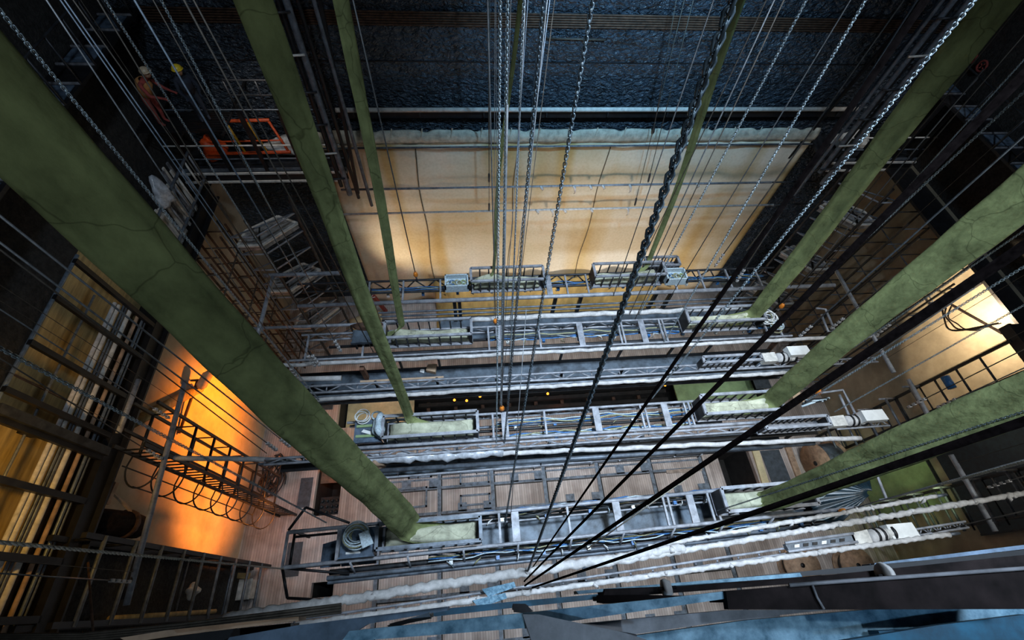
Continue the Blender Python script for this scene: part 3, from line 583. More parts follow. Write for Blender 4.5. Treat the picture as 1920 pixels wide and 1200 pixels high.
for lab, u, v in [('upper red hand wheel on the dark upper right wall', 1822, 108), ('lower red hand wheel on the dark upper right wall', 1841, 124)]:
    p = PX(u, v, XR - 0.15); t = thing('hand_wheel', lab, 'wheel', p, 'red hand wheels'); obj('ring', MB().tube([p + Vector((0, 0.17 * math.cos(a), 0.17 * math.sin(a))) for a in np.linspace(0, 2 * math.pi, 19)[:-1]], 0.035, 6, closed=True), 'cloth_red', t)
    for k in range(4): a = k * math.pi / 2 + 0.4; bar('spoke', t, p, p + Vector((0, 0.17 * math.cos(a), 0.17 * math.sin(a))), 'cloth_red', 0.02, n=5)
    bar('spindle', t, p, p + Vector((0.15, 0, 0)), 'dark_steel', 0.03, n=6)
# doorway beam and dangling cords near the lit wall
t = thing('steel_track', 'dark steel track with loose cords across the bright wall patch', 'track', (18.6, 7.2, 8.5))
bar('track', t, PX(1785, 572, 18.74), PX(1879, 625, 18.74), 'brown_iron', 0.07, 0.07)
for k in range(3):
    a, c = PX(1785 - k * 6, 575, 18.72), PX(1840 + k * 14, 616 - k * 4, 18.72); P = [a.lerp(c, s) + Vector((-0.02, 0, -0.5 * (1 + 0.4 * k) * math.sin(math.pi * s) - 0.1 * math.sin(9 * s + k))) for s in np.linspace(0, 1, 16)]
    obj('cord', MB().tube(P, 0.018, 5), 'rope_dark', t)
# corner masts with white stays
def mast(label, xs_, y, z0, z1, steps):
    t = thing('corner_mast', label, 'mast', (xs_[0], y, z0))
    for k, x in enumerate(xs_): bar('tube', t, (x, y + 0.12 * (k % 2), z0 - 0.3 * k), (x, y + 0.12 * (k % 2), z1), 'black_iron' if k % 2 else 'grey_steel', [0.09, 0.07, 0.10, 0.06, 0.06][k], n=8)
    for k in range(steps): z = z0 + 0.2 + k * 1.1; bar('clip', t, (xs_[0] - 0.15, y - 0.1, z), (xs_[2] + 0.05, y - 0.1, z + 0.05), 'white_board' if k % 3 == 1 else 'dark_steel', 0.035, n=6)
    return t
mast('bundle of dark vertical tubes left of the backdrop top', (-4.95, -4.7, -4.45, -4.2, -3.75), 13.7, 10.3, 21.5, 7)
mast('bundle of dark vertical tubes right of the backdrop top', (14.3, 14.55, 14.8, 15.1, 13.95), 13.6, 10.5, 21.5, 7)
for k, (u, v) in enumerate([(672, 362), (1478, 296)]):
    P, Q = plumb(u, v, 9.8, [600, 1680][k], [0, 60][k]); tag(obj('hanging_bar', MB().beam(P, Q, 0.1, 0.1), 'black_iron', base=P), ['thin black bar hanging past the left edge of the backdrop', 'thin black bar hanging past the right edge of the backdrop'][k], 'bar')
# hung side pipes
for lab, a, c in [('grey pipe hung front to back above the caged ladder', (-7.4, 5.46, 11), (-7.12, 0.56, 11)), ('short grey pipe hung front to back near the left tower', (-5.86, 8.79, 11), (-5.89, 6.3, 11)),
                  ('grey pipe hung front to back by the right tower', (11.97, 8.22, 11), (11.89, 4.55, 11)), ('short grey pipe hung front to back over the olive wall', (12.19, 4.31, 11), (12.12, 2.38, 11)), ('grey pipe hung front to back beyond the wrapped pipes', (12.12, 2.2, 11), (12.09, 0.4, 11)),
                  ('short slanting pipe hung over the pipe rack on the left', tuple(PZ(260, 712, 11)), tuple(PZ(222, 812, 11)))]:
    a = Vector(a); c = Vector(c); t = thing('hung_pipe', lab, 'pipe', (a + c) / 2, 'pipes hung front to back'); obj('pipe', MB().cyl(a, c, 0.06, 10), 'pale_steel', t)
    for q in (0.12, 0.88): p = a.lerp(c, q); bar('hanger', t, p, (p.x, p.y, 22.5), 'wire_brown', 0.006, n=5)

# ================================================================== BRIDGES
def truss(t, x0, x1, y, zt, h, pitch, m, r=0.03, y2=None, slope=0.0):
    """flat or upright lattice girder, chords + single braces as parts"""
    Y = lambda x: y + slope * (x - x0)
    dy, dz = ((y2 - y), 0) if y2 is not None else (0, -h)
    bar('chord', t, (x0, Y(x0), zt), (x1, Y(x1), zt), m, r * 1.2, n=6); bar('chord', t, (x0, Y(x0) + dy, zt + dz), (x1, Y(x1) + dy, zt + dz), m, r * 1.2, n=6)
    n = max(2, int(round((x1 - x0) / pitch))); p = (x1 - x0) / n
    for k in range(n):
        xa, xb = x0 + k * p, x0 + (k + 1) * p; xm_ = (xa + xb) / 2
        bar('brace', t, (xa, Y(xa) + dy, zt + dz), (xm_, Y(xm_), zt), m, r * 0.75, n=5); bar('brace', t, (xm_, Y(xm_), zt), (xb, Y(xb) + dy, zt + dz), m, r * 0.75, n=5)
        if y2 is not None: bar('strut', t, (xa, Y(xa), zt), (xa, Y(xa) + dy, zt + dz), m, r * 0.75, n=5)
def cables(t, x0, x1, y, z, n, seed, slope=0.0, spread=0.08):
    rnd = random.Random(seed)
    for k in range(n):
        ph = rnd.uniform(0, 6); oy = rnd.uniform(-spread, spread); oz = rnd.uniform(0, 0.06); P = []
        m = int((x1 - x0) / 0.25)
        for i in range(m + 1): x = x0 + (x1 - x0) * i / m; P.append((x, y + slope * (x - x0) + oy + 0.03 * math.sin(x * 3 + ph) + 0.02 * math.sin(x * 7.3 + ph * 2), z + oz + 0.02 * math.sin(x * 5 + ph)))
        obj('cable', MB().tube(P, rnd.uniform(0.012, 0.022), 5), ['cable_blue', 'cable_pale', 'cable_black', 'cable_yellow', 'cable_blue', 'cable_black'][k % 6], t)
    for k in range(int((x1 - x0) / 0.9)):
        x = x0 + 0.3 + k * 0.9 + rnd.uniform(-.2, .2); yy = y + slope * (x - x0); a = rnd.uniform(-0.1, 0.1)
        obj('cable_tie', MB().tube([(x, yy - 0.1, z + 0.05), (x + a, yy - 0.16, z + 0.1), (x + a * 1.6, yy - 0.22, z), (x + a * 0.6, yy - 0.14, z - 0.05)], 0.013, 5), rnd.choice(['cable_pale', 'cable_yellow', 'paper']), t)
    for k in range(int((x1 - x0) / 1.05)): x = x0 + 0.5 + k * 1.05; yy = y + slope * (x - x0) - 0.12; obj('connector', MB().box((x - 0.04, yy - 0.05, z - 0.07), (x + 0.04, yy + 0.03, z + 0.03)), 'cable_blue' if k % 3 else 'paper', t)
def posts(t, xsx, y, z0, z1, m, w=0.07, slope=0.0, xr=0):
    for x in xsx: bar('post', t, (x, y + slope * (x - xr), z0), (x, y + slope * (x - xr), z1), m, w)
def cross(t, xsx, y0, y1, z, mods, slope=0.0, xr=0):
    for k, x in enumerate(xsx): w = 0.17 if k in mods else 0.06; o = slope * (x - xr); bar('cross_member', t, (x, y0 + o, z), (x, y1 + o, z), 'pale_steel', w if k in mods else 0.05, 0.05)

# --- rearmost bridge
t = thing('lighting_bridge', 'rearmost dark lattice lighting bridge just below the beige backdrop', 'bridge', (2.5, 8.0, 9.7), 'lighting bridges'); bA = t
truss(t, -5.1, 9.9, 8.45, 11.0, 0.4, 0.62, 'dark_steel', 0.03); bar('front_chord', t, (-4.9, 7.75, 10.9), (9.7, 7.75, 10.9), 'dark_steel', 0.04, n=6)
cross(t, [-3.0, -2.0, -0.9, 2.4, 2.95, 3.6, 6.4, 7.3, 8.2, 9.2], 8.45, 7.7, 11.0, (3,)); bar('stretcher', t, (-3.0, 8.1, 10.9), (9.5, 8.1, 10.9), 'dark_steel', 0.04, n=6); bar('stretcher', t, (-3.0, 7.95, 10.6), (9.5, 7.95, 10.6), 'grey_steel', 0.03, n=6)
cables(t, -3.0, 9.6, 8.28, 10.7, 5, 11); posts(t, [-2.9, -0.5, -0.35, 2.6, 3.4, 5.8, 6.3, 8.0, 8.6, 9.3], 7.75, 9.75, 10.9, 'black_iron', 0.1)
obj('deck', MB().box((-1.0, 7.0, 9.65), (10.2, 7.75, 9.72)), 'deck_blue', t)
for x in (1.0, 4.6, 8.1): obj('deck_plate', MB().box((x, 7.3, 9.72), (x + 1.0, 7.7, 9.76)), 'rubber_mat', t)
for k in range(3): bar('deck_rail', t, (-2.8, 7.72 - k * 0.02, 9.95 + k * 0.25), (10.0, 7.72 - k * 0.02, 9.95 + k * 0.25), 'grey_steel' if k else 'dark_steel', 0.03, n=6)
pipe('hung_pipe', 'dusty long pipe hung in front of the rearmost bridge', (-4.95, 7.64, 11.02), (11.6, 7.64, 11.02), 0.065, 'pale_steel', 'pipe', 'long pipes beside the bridges', 10)
tag(obj('hung_pipe', ragged([(0.0, 6.95, 11.0), (8.2, 6.95, 11.0)], 0.075, 8, 0.05, 0.2, 3), 'dust_white', base=(4, 6.95, 11)), 'thick pale pipe between the rearmost bridge and the next', 'pipe', 'long pipes beside the bridges')
# --- second bridge
t = thing('lighting_bridge', 'second lighting bridge from the backdrop with open pale cross members', 'bridge', (2.5, 6.3, 9.7), 'lighting bridges')
truss(t, -4.7, 9.2, 6.68, 11.0, 0.3, 0.72, 'pale_steel', 0.028); truss(t, -4.9, 9.4, 5.9, 11.0, 0.22, 0.62, 'pale_steel', 0.028)
cross(t, [-4.5, -3.0, 0.45, 0.75, 1.9, 3.1, 4.25, 4.35, 4.95, 5.5, 5.6, 8.7, 9.1], 6.68, 5.9, 11.0, (3, 5, 8)); bar('stretcher', t, (-4, 6.4, 10.75), (9.2, 6.4, 10.75), 'black_iron', 0.06); bar('stretcher', t, (-4, 6.2, 10.6), (9.2, 6.2, 10.6), 'black_iron', 0.05)
for y, z in ((6.05, 10.7), (6.12, 10.6)): bar('lamp_bar', t, (-3.8, y, z), (9.2, y, z), 'pale_steel', 0.03, n=6)
cables(t, 0.5, 9.0, 6.42, 10.75, 6, 22); obj('deck', MB().box((-2.8, 6.45, 9.7), (8.8, 6.66, 9.78)), 'rubber_mat', t)
tag(obj('hung_pipe', ragged([(-5.6, 5.78, 10.98), (12.1, 5.78, 10.98)], 0.055, 8, 0.06, 0.25, 4), 'dust_white', base=(3, 5.78, 11)), 'long pale pipe hung along the front of the second bridge', 'pipe', 'long pipes beside the bridges')
pipe('hung_pipe', 'paired pale pipe reaching left from the second bridge', (-6.1, 7.0, 10.95), (-1.9, 6.98, 10.95), 0.05, 'pale_steel', 'pipe', 'long pipes beside the bridges', 8)
# --- narrow walkway with a flat lattice
t = thing('walkway_bridge', 'narrow grey-blue walkway between the second and fourth bridges', 'bridge', (2.5, 5.4, 9.7), 'lighting bridges')
obj('deck', MB().box((-5.0, 5.1, 9.72), (9.4, 6.02, 9.8)), 'deck_blue', t); obj('deck_edge', MB().box((-5.0, 6.0, 9.8), (9.4, 6.03, 9.95)), 'dark_steel', t)
obj('shade_strip', MB().box((-4.6, 4.86, 10.45), (9.4, 5.2, 10.5)), 'black_iron', t); truss(t, -4.6, 10.2, 5.12, 11.0, 0, 0.78, 'pale_steel', 0.026, y2=4.93); bar('lower_chord', t, (-4.6, 4.9, 10.8), (9.0, 4.9, 10.8), 'grey_steel', 0.04, n=6); bar('kick_rail', t, (-4.6, 5.0, 10.7), (9.5, 5.0, 10.7), 'dark_steel', 0.05, n=6)  # black strip added below the flat lattice in place of the shade there
posts(t, [-4.2, -2.6, -1.0, 0.6, 2.4, 4.1, 5.7, 6.6, 7.6, 9.0], 5.15, 9.8, 11.0, 'black_iron', 0.06); posts(t, [-2.1, -1.0, 2.6, 4.4, 6.0, 7.2], 6.02, 9.8, 10.9, 'black_iron', 0.06); bar('back_rail', t, (-4.6, 6.02, 10.9), (9.4, 6.02, 10.9), 'dark_steel', 0.03, n=6)
tag(obj('hung_pipe', ragged([(-4.2, 4.8, 10.85), (9.0, 4.8, 10.85)], 0.052, 8, 0.14, 0.14, 6), 'dust_white', base=(3, 4.8, 10.8)), 'white cloth-wrapped pipe at the edge of the long dark trap', 'pipe', 'long pipes beside the bridges')
pipe('hung_pipe', 'grey pipe stub left of the white cloth-wrapped pipe', tuple(PZ(590, 754, 10.8)), tuple(PZ(690, 742, 10.8)), 0.05, 'grey_steel', 'pipe', 'long pipes beside the bridges', 8)
tag(obj('hung_pipe', MB().cyl(PZ(545, 711, 10.8), PZ(640, 709, 10.8), 0.07, 10), 'dust_white', base=PZ(590, 710, 10.8)), 'short white pipe hung left of the walkway bridge', 'pipe')
tag(obj('hung_pipe', MB().cyl(PZ(494, 517, 11), PZ(637, 512, 11), 0.07, 10), 'pale_steel', base=PZ(560, 515, 11)), 'short grey pipe hung across the left tower', 'pipe')
for k, (u, v, lab, mm) in enumerate([(810, 693, 'small carton lying on the narrow walkway', 'carton'), (792, 697, 'small striped packet lying on the narrow walkway', 'paper')]):
    p = PZ(u, v, 9.82); s = 0.16 - 0.09 * k; tag(obj('carton', MB().prism([p + Vector((-s, -s * .5, s)), p + Vector((s * .7, -s, s)), p + Vector((s, s * .6, s)), p + Vector((-s * .6, s, s))], s), mm, base=p), lab, 'box')
bar_o = MB().box((-3.3, 5.62, 9.8), (-0.9, 5.75, 9.86)); tag(obj('loose_batten', bar_o, 'carton', base=(-2, 5.7, 9.8)), 'long timber batten lying on the narrow walkway', 'batten')
for lab, (u, v), (u2, v2) in [('rusty brown strut under the left of the second bridge', (678, 690), (700, 730)), ('rusty brown strut under the right of the second bridge', (1455, 640), (1432, 668))]:
    a, c = PZ(u, v, 10.6), PZ(u2, v2, 8.8); tag(obj('strut', MB().beam(a, c, 0.12, 0.12), 'brown_wood', base=c), lab, 'strut')
# --- fourth bridge
t = thing('lighting_bridge', 'lighting bridge with blue cables in the middle of the stage', 'bridge', (2.5, 3.7, 9.7), 'lighting bridges')
truss(t, -3.2, 7.0, 4.07, 11.0, 0.28, 0.85, 'pale_steel', 0.03); bar('front_chord', t, (-3.2, 3.42, 11.0), (8.6, 3.38, 11.0), 'pale_steel', 0.045, n=6)
cross(t, [0.42, 0.72, 1.75, 3.1, 4.3, 4.42, 4.95, 5.5, 5.62], 4.07, 3.4, 11.0, (1, 3, 6)); obj('shade_strip', MB().box((-4.8, 3.1, 10.5), (9.2, 3.34, 10.54)), 'black_iron', t); truss(t, -5.0, 9.2, 3.3, 11.0, 0, 0.9, 'pale_steel', 0.026, y2=3.17)  # black strip under this lattice also stands in for shade
for y, z in ((3.86, 10.6), (3.72, 10.7), (3.6, 10.6), (3.52, 10.55)): bar('stretcher', t, (-3.0, y, z), (6.6, y, z), 'grey_steel' if y != 3.72 else 'black_iron', 0.04, n=6)
cables(t, 0.5, 5.8, 3.9, 10.66, 6, 33); cables(t, 0.5, 5.8, 3.58, 10.62, 5, 34, 0, 0.04)
obj('deck', MB().box((-2.6, 2.98, 9.7), (8.6, 3.36, 9.78)), 'deck_blue', t); posts(t, [-2.9, -0.5, 1.8, 4.2, 6.6, 8.8], 3.25, 9.75, 11.0, 'dark_steel', 0.06)
bar('handrail', t, (-5.2, 3.24, 10.85), (9.0, 3.15, 10.85), 'grey_steel', 0.03, n=6); posts(t, [-4.6, -4.2, -3.8, -3.4], 3.3, 10.2, 11.0, 'dark_steel', 0.04)
tag(obj('hung_pipe', ragged([(-7.2, 3.55, 10.8), (-4.4, 3.3, 10.8)], 0.06, 8, 0.03, 0.3, 7), 'dust_white', base=(-5.8, 3.4, 10.8)), 'white pipe end reaching over the caged ladder', 'pipe', 'long pipes beside the bridges')
tag(obj('hung_pipe', ragged([(-2.9, 3.2, 10.8), (10.1, 2.84, 10.8)], 0.06, 8, 0.06, 0.22, 8), 'dust_white', base=(3.5, 3.0, 10.8)), 'long white pipe along the front of the middle bridge', 'pipe', 'long pipes beside the bridges')
tag(obj('plastic_wrap', ragged([(-2.7, 3.17, 10.86), (0.6, 3.1, 10.86)], 0.11, 9, 0.5, 0.13, 9), 'plastic_film', base=(-1, 3.1, 10.8)), 'crumpled clear plastic wrapped on the middle bridge pipe', 'plastic')
lump('brown_rag', 'brown rag hanging from the plastic-wrapped pipe', 'rag', tuple(PZ(712, 868, 10.6)), (0.16, 0.14, 0.3), 'spool_wood', 12)
pipe('hung_pipe', 'grey lamp pipe below the middle bridge', (-2.6, 2.97, 10.5), (9.0, 2.87, 10.5), 0.06, 'grey_steel', 'pipe', 'long pipes beside the bridges', 10)
t = thing('hook_rail', 'thin rail with small hooks below the middle bridge', 'rail', (2, 2.86, 10.3)); bar('rail', t, (-2.9, 2.84, 10.3), (6.3, 2.89, 10.3), 'pale_steel', 0.028, n=6)
for x in (-2.0, 1.6, 5.2): bar('hanger', t, (x, 2.86, 10.3), (x, 2.96, 10.52), 'grey_steel', 0.02, n=5)
for k in range(12): x = -2.3 + k * 0.75; bar('hook', t, (x, 2.86, 10.3), (x, 2.86, 9.95 if k % 2 else 10.12), 'pale_steel', 0.02, n=5)
# --- nearest bridge, very slightly turned
SE = 0.014
t = thing('lighting_bridge', 'nearest lighting bridge with a grey-blue walkway and blue cables', 'bridge', (2.5, 1.35, 9.7), 'lighting bridges')
for y, z, r in ((1.66, 11.0, 0.045), (0.98, 11.0, 0.045), (1.62, 10.55, 0.03), (1.0, 10.5, 0.03)): bar('chord', t, (-4.2, y, z), (9.1, y + SE * 13.3, z), 'pale_steel' if z == 11 else 'dark_steel', r, n=6)
cross(t, [-4.2, -3.05, -2.55, 0.42, 0.78, 2.0, 3.15, 4.3, 4.42, 4.95, 5.4, 5.55], 1.68, 0.98, 11.0, (1, 4, 6, 9), SE, -4.2)
obj('deck', MB().prism([(0.0, 1.02, 9.95), (9.0, 1.02 + SE * 10, 9.95), (9.0, 1.72 + SE * 10, 9.95), (0.0, 1.72, 9.95)], 0.08), 'deck_blue', t)
obj('end_plate', MB().prism([(-3.75, 1.0, 9.95), (-3.3, 1.0, 9.95), (-3.3, 1.5, 9.95), (-3.45, 1.56, 9.95), (-3.75, 1.5, 9.95)], 0.06), 'plate_blue', t); obj('end_deck', MB().box((-3.3, 1.0, 9.8), (-2.5, 1.45, 9.86)), 'plate_blue', t)
bar('cable_bar', t, (-0.1, 1.55, 10.6), (9.0, 1.55 + SE * 9, 10.6), 'pale_steel', 0.025, n=6); cables(t, 0.0, 8.8, 1.72, 10.68, 9, 44, SE, 0.07); cables(t, -1.2, 8.8, 0.94, 10.6, 6, 45, SE, 0.05)
posts(t, [-4.1, -2.9, -0.2, 2.0, 4.3, 6.6, 8.8], 1.0, 9.9, 11.0, 'dark_steel', 0.05, SE, -4.2); posts(t, [-4.1, -2.9, 2.0, 4.3, 8.8], 1.68, 9.9, 11.0, 'dark_steel', 0.05, SE, -4.2)
for (a, c) in [((-4.2, 1.7, 11), (-3.9, 2.15, 11)), ((-3.9, 2.15, 11), (-2.9, 1.75, 11)), ((-4.2, 0.98, 11), (-4.0, 0.42, 11)), ((-4.0, 0.42, 11), (-2.8, 0.26, 11)), ((-4.2, 1.7, 10.6), (-4.2, 0.98, 10.6)), ((-4.2, 0.98, 10.9), (-2.9, 0.78, 10.6))]: bar('end_rail', t, a, c, 'black_iron', 0.03, n=6)
for y, z, r in ((0.74, 10.5, 0.05), (0.66, 10.4, 0.04), (0.86, 10.35, 0.06)): bar('lamp_bar', t, (-3.4, y, z), (8.6, y + SE * 12, z), 'grey_steel' if z > 10.36 else 'dark_steel', r, n=8)
for k in range(10): x = -2.8 + k * 1.2; bar('hanger', t, (x, 0.95 + SE * (x + 4.2), 11.05), (x, 0.7 + SE * (x + 4.2), 10.35), 'pale_steel', 0.025, n=5)
# --- wrapped pipes nearest the camera
for lab, a, c, r, amp, ns in [('thick white cloth-wrapped pipe nearest the lens, upper of the pair', (-4.7, 0.16, 12), (4.1, 0.6, 12), 0.085, 0.08, 3), ('long white cloth-wrapped pipe running off to the right', (2.2, 0.43, 12), (12.6, 1.08, 12), 0.055, 0.2, 11),
                      ('grey pipe with white cloth scraps behind the long wrapped pipe', (3.4, 0.68, 11.9), (10.2, 1.16, 11.9), 0.042, 0.2, 9), ('lower white cloth-wrapped pipe nearest the lens', (-3.6, -0.06, 12), (9.9, 0.39, 12), 0.048, 0.2, 9)]:
    a = Vector(a); c = Vector(c); t = thing('wrapped_pipe', lab, 'pipe', (a + c) / 2, 'cloth-wrapped pipes'); rnd = random.Random(len(lab))
    obj('wrapping', ragged([a, c], r, 9, amp, 0.07, len(lab)), 'dust_white', t)
    obj('pipe_end', MB().cyl(a - (c - a).normalized() * 0.25, a, 0.035, 8), 'grey_steel', t); obj('pipe_end', MB().cyl(c, c + (c - a).normalized() * 0.25, 0.035, 8), 'grey_steel', t)
    for k in range(ns):
        p = a.lerp(c, rnd.uniform(0.25, 0.98)); L_ = rnd.uniform(0.04, 0.13); an = rnd.uniform(-1.3, 1.3) + rnd.choice([-1.57, 1.57, 0.3])
        P = [p + Vector((0, 0, r * 0.5)), p + Vector((math.cos(an) * L_ * .5, math.sin(an) * L_ * .5 - r * .4, r * .8)), p + Vector((math.cos(an) * L_, math.sin(an) * L_ - r * .5, rnd.uniform(-.08, .02)))]
        obj('cloth_scrap', MB().tube(P, [r * 0.9, r * 0.7, r * 0.12], 5), 'dust_white', t)
t = thing('ladder_girder', 'pale flat ladder girder between the two wrapped pipes', 'girder', (2, 0.2, 11.8))
for dy in (0, -0.1): bar('chord', t, (-3.6, 0.02 + dy, 11.85), (6.6, 0.44 + dy, 11.85), 'pale_steel', 0.025, n=6)
for k in range(22): x = -3.5 + k * 0.46; y = 0.02 + 0.0412 * (x + 3.6); bar('strut', t, (x, y, 11.85), (x, y - 0.1, 11.85), 'pale_steel', 0.02, n=5)
for k, (u, v) in enumerate([(935, 1104), (918, 1125)]):
    p = PZ(u, v, 12.05); tag(obj('blue_rag', MB().prism([p + Vector((-0.32, 0.02, 0.05)), p + Vector((-0.2, -0.12, 0)), p + Vector((0.0, -0.07, 0.02)), p + Vector((0.33, 0.0, 0.03)), p + Vector((0.3, 0.09, 0.06))], 0.03), 'dusty_blue', base=p), ['upper blue cloth scrap taped between the wrapped pipes', 'lower blue cloth scrap taped between the wrapped pipes'][k], 'cloth')

# ------------------------------------------------------------------ cable baskets on the bridges
def basket(label, x0, x1, y0, y1, zr=11.5, h=0.55, n=7, m='pale_steel', name='cable_basket'):
    t = thing(name, label, 'basket', ((x0 + x1) / 2, (y0 + y1) / 2, zr - h), 'cable baskets on the bridges'); w = 0.055; zb = zr - h
    b = MB()
    for a, c in (((x0, y0), (x1, y0)), ((x1, y0), (x1, y1)), ((x1, y1), (x0, y1)), ((x0, y1), (x0, y0))): b.beam((*a, zr), (*c, zr), w * 1.3, w)
    obj('rim', b, m, t); b = MB()
    for a, c in (((x0, y0), (x1, y0)), ((x1, y0), (x1, y1)), ((x1, y1), (x0, y1)), ((x0, y1), (x0, y0))): b.beam((*a, zb), (*c, zb), w * 0.8, w * 0.8)
    obj('base_frame', b, m, t); obj('base_plate', MB().box((x0, y0, zb - 0.02), (x1, y1, zb)), 'grey_plate', t)
    for x in (x0, x1): obj('end_plate', MB().box((x - 0.015, y0, zb), (x + 0.015, y1, zr - 0.03)), 'black_iron', t)
    for k in range(1, n + 1):
        x = x0 + (x1 - x0) * k / (n + 1)
        for y in (y0, y1): bar('rod', t, (x, y, zb), (x, y, zr), 'dark_steel', 0.022, n=5)
    return t
basket('cable basket on the rearmost bridge, near the centre', 0.03, 2.2, 7.95, 8.44)
basket('cable basket on the rearmost bridge, right of the centre', 3.75, 5.95, 7.97, 8.45)
basket('small empty cable basket at the right end of the rearmost bridge', 5.55, 6.6, 8.46, 8.8, 11.3, 0.3, 8)
basket('long cable basket at the left of the second bridge', -2.35, -0.02, 6.18, 6.68)
basket('long cable basket at the right of the second bridge', 6.15, 8.45, 6.22, 6.7)
basket('small cable basket on the walkway bridge beside a white motor', 6.2, 7.85, 4.97, 5.14, 11.45, 0.42, 9)
basket('long cable basket at the left of the middle bridge', -2.22, 0.03, 3.47, 3.99)
basket('long cable basket at the right of the middle bridge', 5.75, 7.85, 3.53, 4.03)
basket('small cable basket at the right front of the middle bridge', 7.2, 8.92, 3.07, 3.3, 11.45, 0.42, 10)
basket('long cable basket at the left of the nearest bridge', -2.18, -0.01, 1.12, 1.6, m='grey_steel')
basket('long cable basket at the right of the nearest bridge', 5.52, 7.7, 1.26, 1.76)
t = thing('ladder_tray', 'low ladder-like tray on the nearest wrapped pipes at right', 'tray', (6.4, 0.55, 11.9))
obj('tray', MB().prism([PZ(1472, 1020, 12.0), PZ(1600, 1002, 12.0), PZ(1605, 1015, 12.0), PZ(1480, 1033, 12.0)], 0.1), 'grey_steel', t)
for k in range(6): u = 1490 + k * 17; obj('slot', MB().prism([PZ(u, 1021 - k * 2.2, 12.02), PZ(u + 9, 1020 - k * 2.2, 12.02), PZ(u + 9, 1026 - k * 2.2, 12.02), PZ(u, 1027 - k * 2.2, 12.02)], 0.03), 'black_iron' if k % 3 else 'white_board', t)
bar('side_rail', t, PZ(1472, 1018, 12.02), PZ(1600, 1000, 12.02), 'pale_steel', 0.03, n=6); bar('side_rail', t, PZ(1478, 1034, 12.02), PZ(1608, 1016, 12.02), 'pale_steel', 0.03, n=6)
# hoist motors with white covers and boxes
def motor(label, p, s=1.0, far=None, farlab=None, rot=0.0):
    t = thing('hoist_motor', label, 'motor', p, 'hoist motors'); V = lambda a, b, c: Vector(p) + Vector((a * s, b * s + rot * a * s, c * s))
    obj('gearbox', MB().prism([V(-0.5, -0.14, 0.2), V(-0.1, -0.14, 0.2), V(-0.1, 0.14, 0.2), V(-0.5, 0.12, 0.2)], 0.2 * s), 'white_board', t)
    obj('drum', MB().tube([V(-0.08, 0, 0.1), V(-0.02, 0, 0.1), V(0.28, 0, 0.1), V(0.34, 0, 0.1)], [0.09 * s, 0.14 * s, 0.14 * s, 0.09 * s], 12), 'dust_white', t)
    for q in (0.06, 0.2, 0.44): obj('band', MB().cyl(V(q, 0, 0.1), V(q + 0.05, 0, 0.1), 0.155 * s, 12), 'black_iron', t)
    obj('end_cap', MB().cyl(V(0.36, 0, 0.1), V(0.5, 0, 0.1), 0.12 * s, 10), 'white_board', t)
    if far is not None:
        q = Vector(far); tag(obj('control_box', MB().prism([q + Vector((-0.3, -0.14, 0.2)), q + Vector((0.32, -0.14, 0.2)), q + Vector((0.28, 0.14, 0.2)), q + Vector((-0.32, 0.14, 0.2))], 0.2), 'paper', base=q), farlab, 'box')
motor('white hoist motor on the walkway bridge', PZ(1455, 674, 11.04), 1.0, PZ(1491, 663, 11.2), 'white control box at the right end of the walkway bridge')
motor('white hoist motor at the right front of the middle bridge', PZ(1583, 792, 11.04), 1.0, PZ(1630, 783, 11.2), 'white control box at the right end of the middle bridge')
motor('grey hoist motor between the wrapped pipes at lower right', PZ(1627, 1007, 11.8), 1.0, PZ(1680, 997, 11.8), 'grey control box between the wrapped pipes at lower right', 0.06)
for lab, x0, y, dz, x1 in [('small lattice girder end right of the middle bridge', 9.4, 3.2, 0.14, 10.9), ('small lattice girder end right of the walkway bridge', 9.2, 5.05, 0.14, 11.6)]:
    t = thing('girder_end', lab, 'girder', (x0, y, 10.8)); truss(t, x0, x1, y, 11.0, 0, 0.4, 'pale_steel', 0.022, y2=y - 0.14)
t = thing('girder_end', 'dusty ladder girder reaching right beyond the wrapped pipes', 'girder', (9, 0.5, 11.8)); a, c = PZ(1700, 995, 11.9), PZ(1810, 978, 11.9)
truss(t, a.x, c.x, a.y, 11.9, 0, 0.25, 'pale_steel', 0.02, y2=a.y - 0.12, slope=0.05)
# square end plates with coils of cable
def coil(t, c, r, n, m, seed, tilt=0.25):
    rnd = random.Random(seed)
    for k in range(n):
        rr = r * rnd.uniform(0.75, 1.1); ox, oy = rnd.uniform(-.12, .12) * r * 2, rnd.uniform(-.12, .12) * r * 2; ph = rnd.uniform(0, 6)
        P = [Vector(c) + Vector((ox + rr * math.cos(a), oy + rr * math.sin(a) * 0.9, 0.03 + 0.025 * k + tilt * 0.08 * math.sin(a + ph))) for a in np.linspace(0, 2 * math.pi, 22)[:-1]]
        obj('loop', MB().tube(P, 0.014, 5, closed=True), m if k % 4 else 'cable_yellow', t)
def end_table(label, x0, x1, y0, y1, z, m='plate_blue', dark=True):
    t = thing('end_table', label, 'platform', ((x0 + x1) / 2, (y0 + y1) / 2, z - 0.4), 'steel tables at the bridge ends'); obj('top', MB().box((x0, y0, z - 0.05), (x1, y1, z)), m, t)
    for x in (x0 + 0.05, x1 - 0.05):
        for y in (y0 + 0.05, y1 - 0.05): bar('leg', t, (x, y, z - 0.42), (x, y, z - 0.05), 'dark_steel', 0.05)
    obj('edge', MB().box((x0 - 0.02, y0 - 0.03, z - 0.06), (x1 + 0.02, y0, z + 0.04)), m, t)
    return t
end_table('blue-grey steel table at the left end of the nearest bridge', -2.98, -2.28, 1.05, 1.6, 11.25); p = (-2.62, 1.42, 11.26)
t = thing('cable_coil', 'coil of pale blue cable on the nearest bridge end', 'cable coil', p); coil(t, p, 0.24, 14, 'cable_pale', 1)
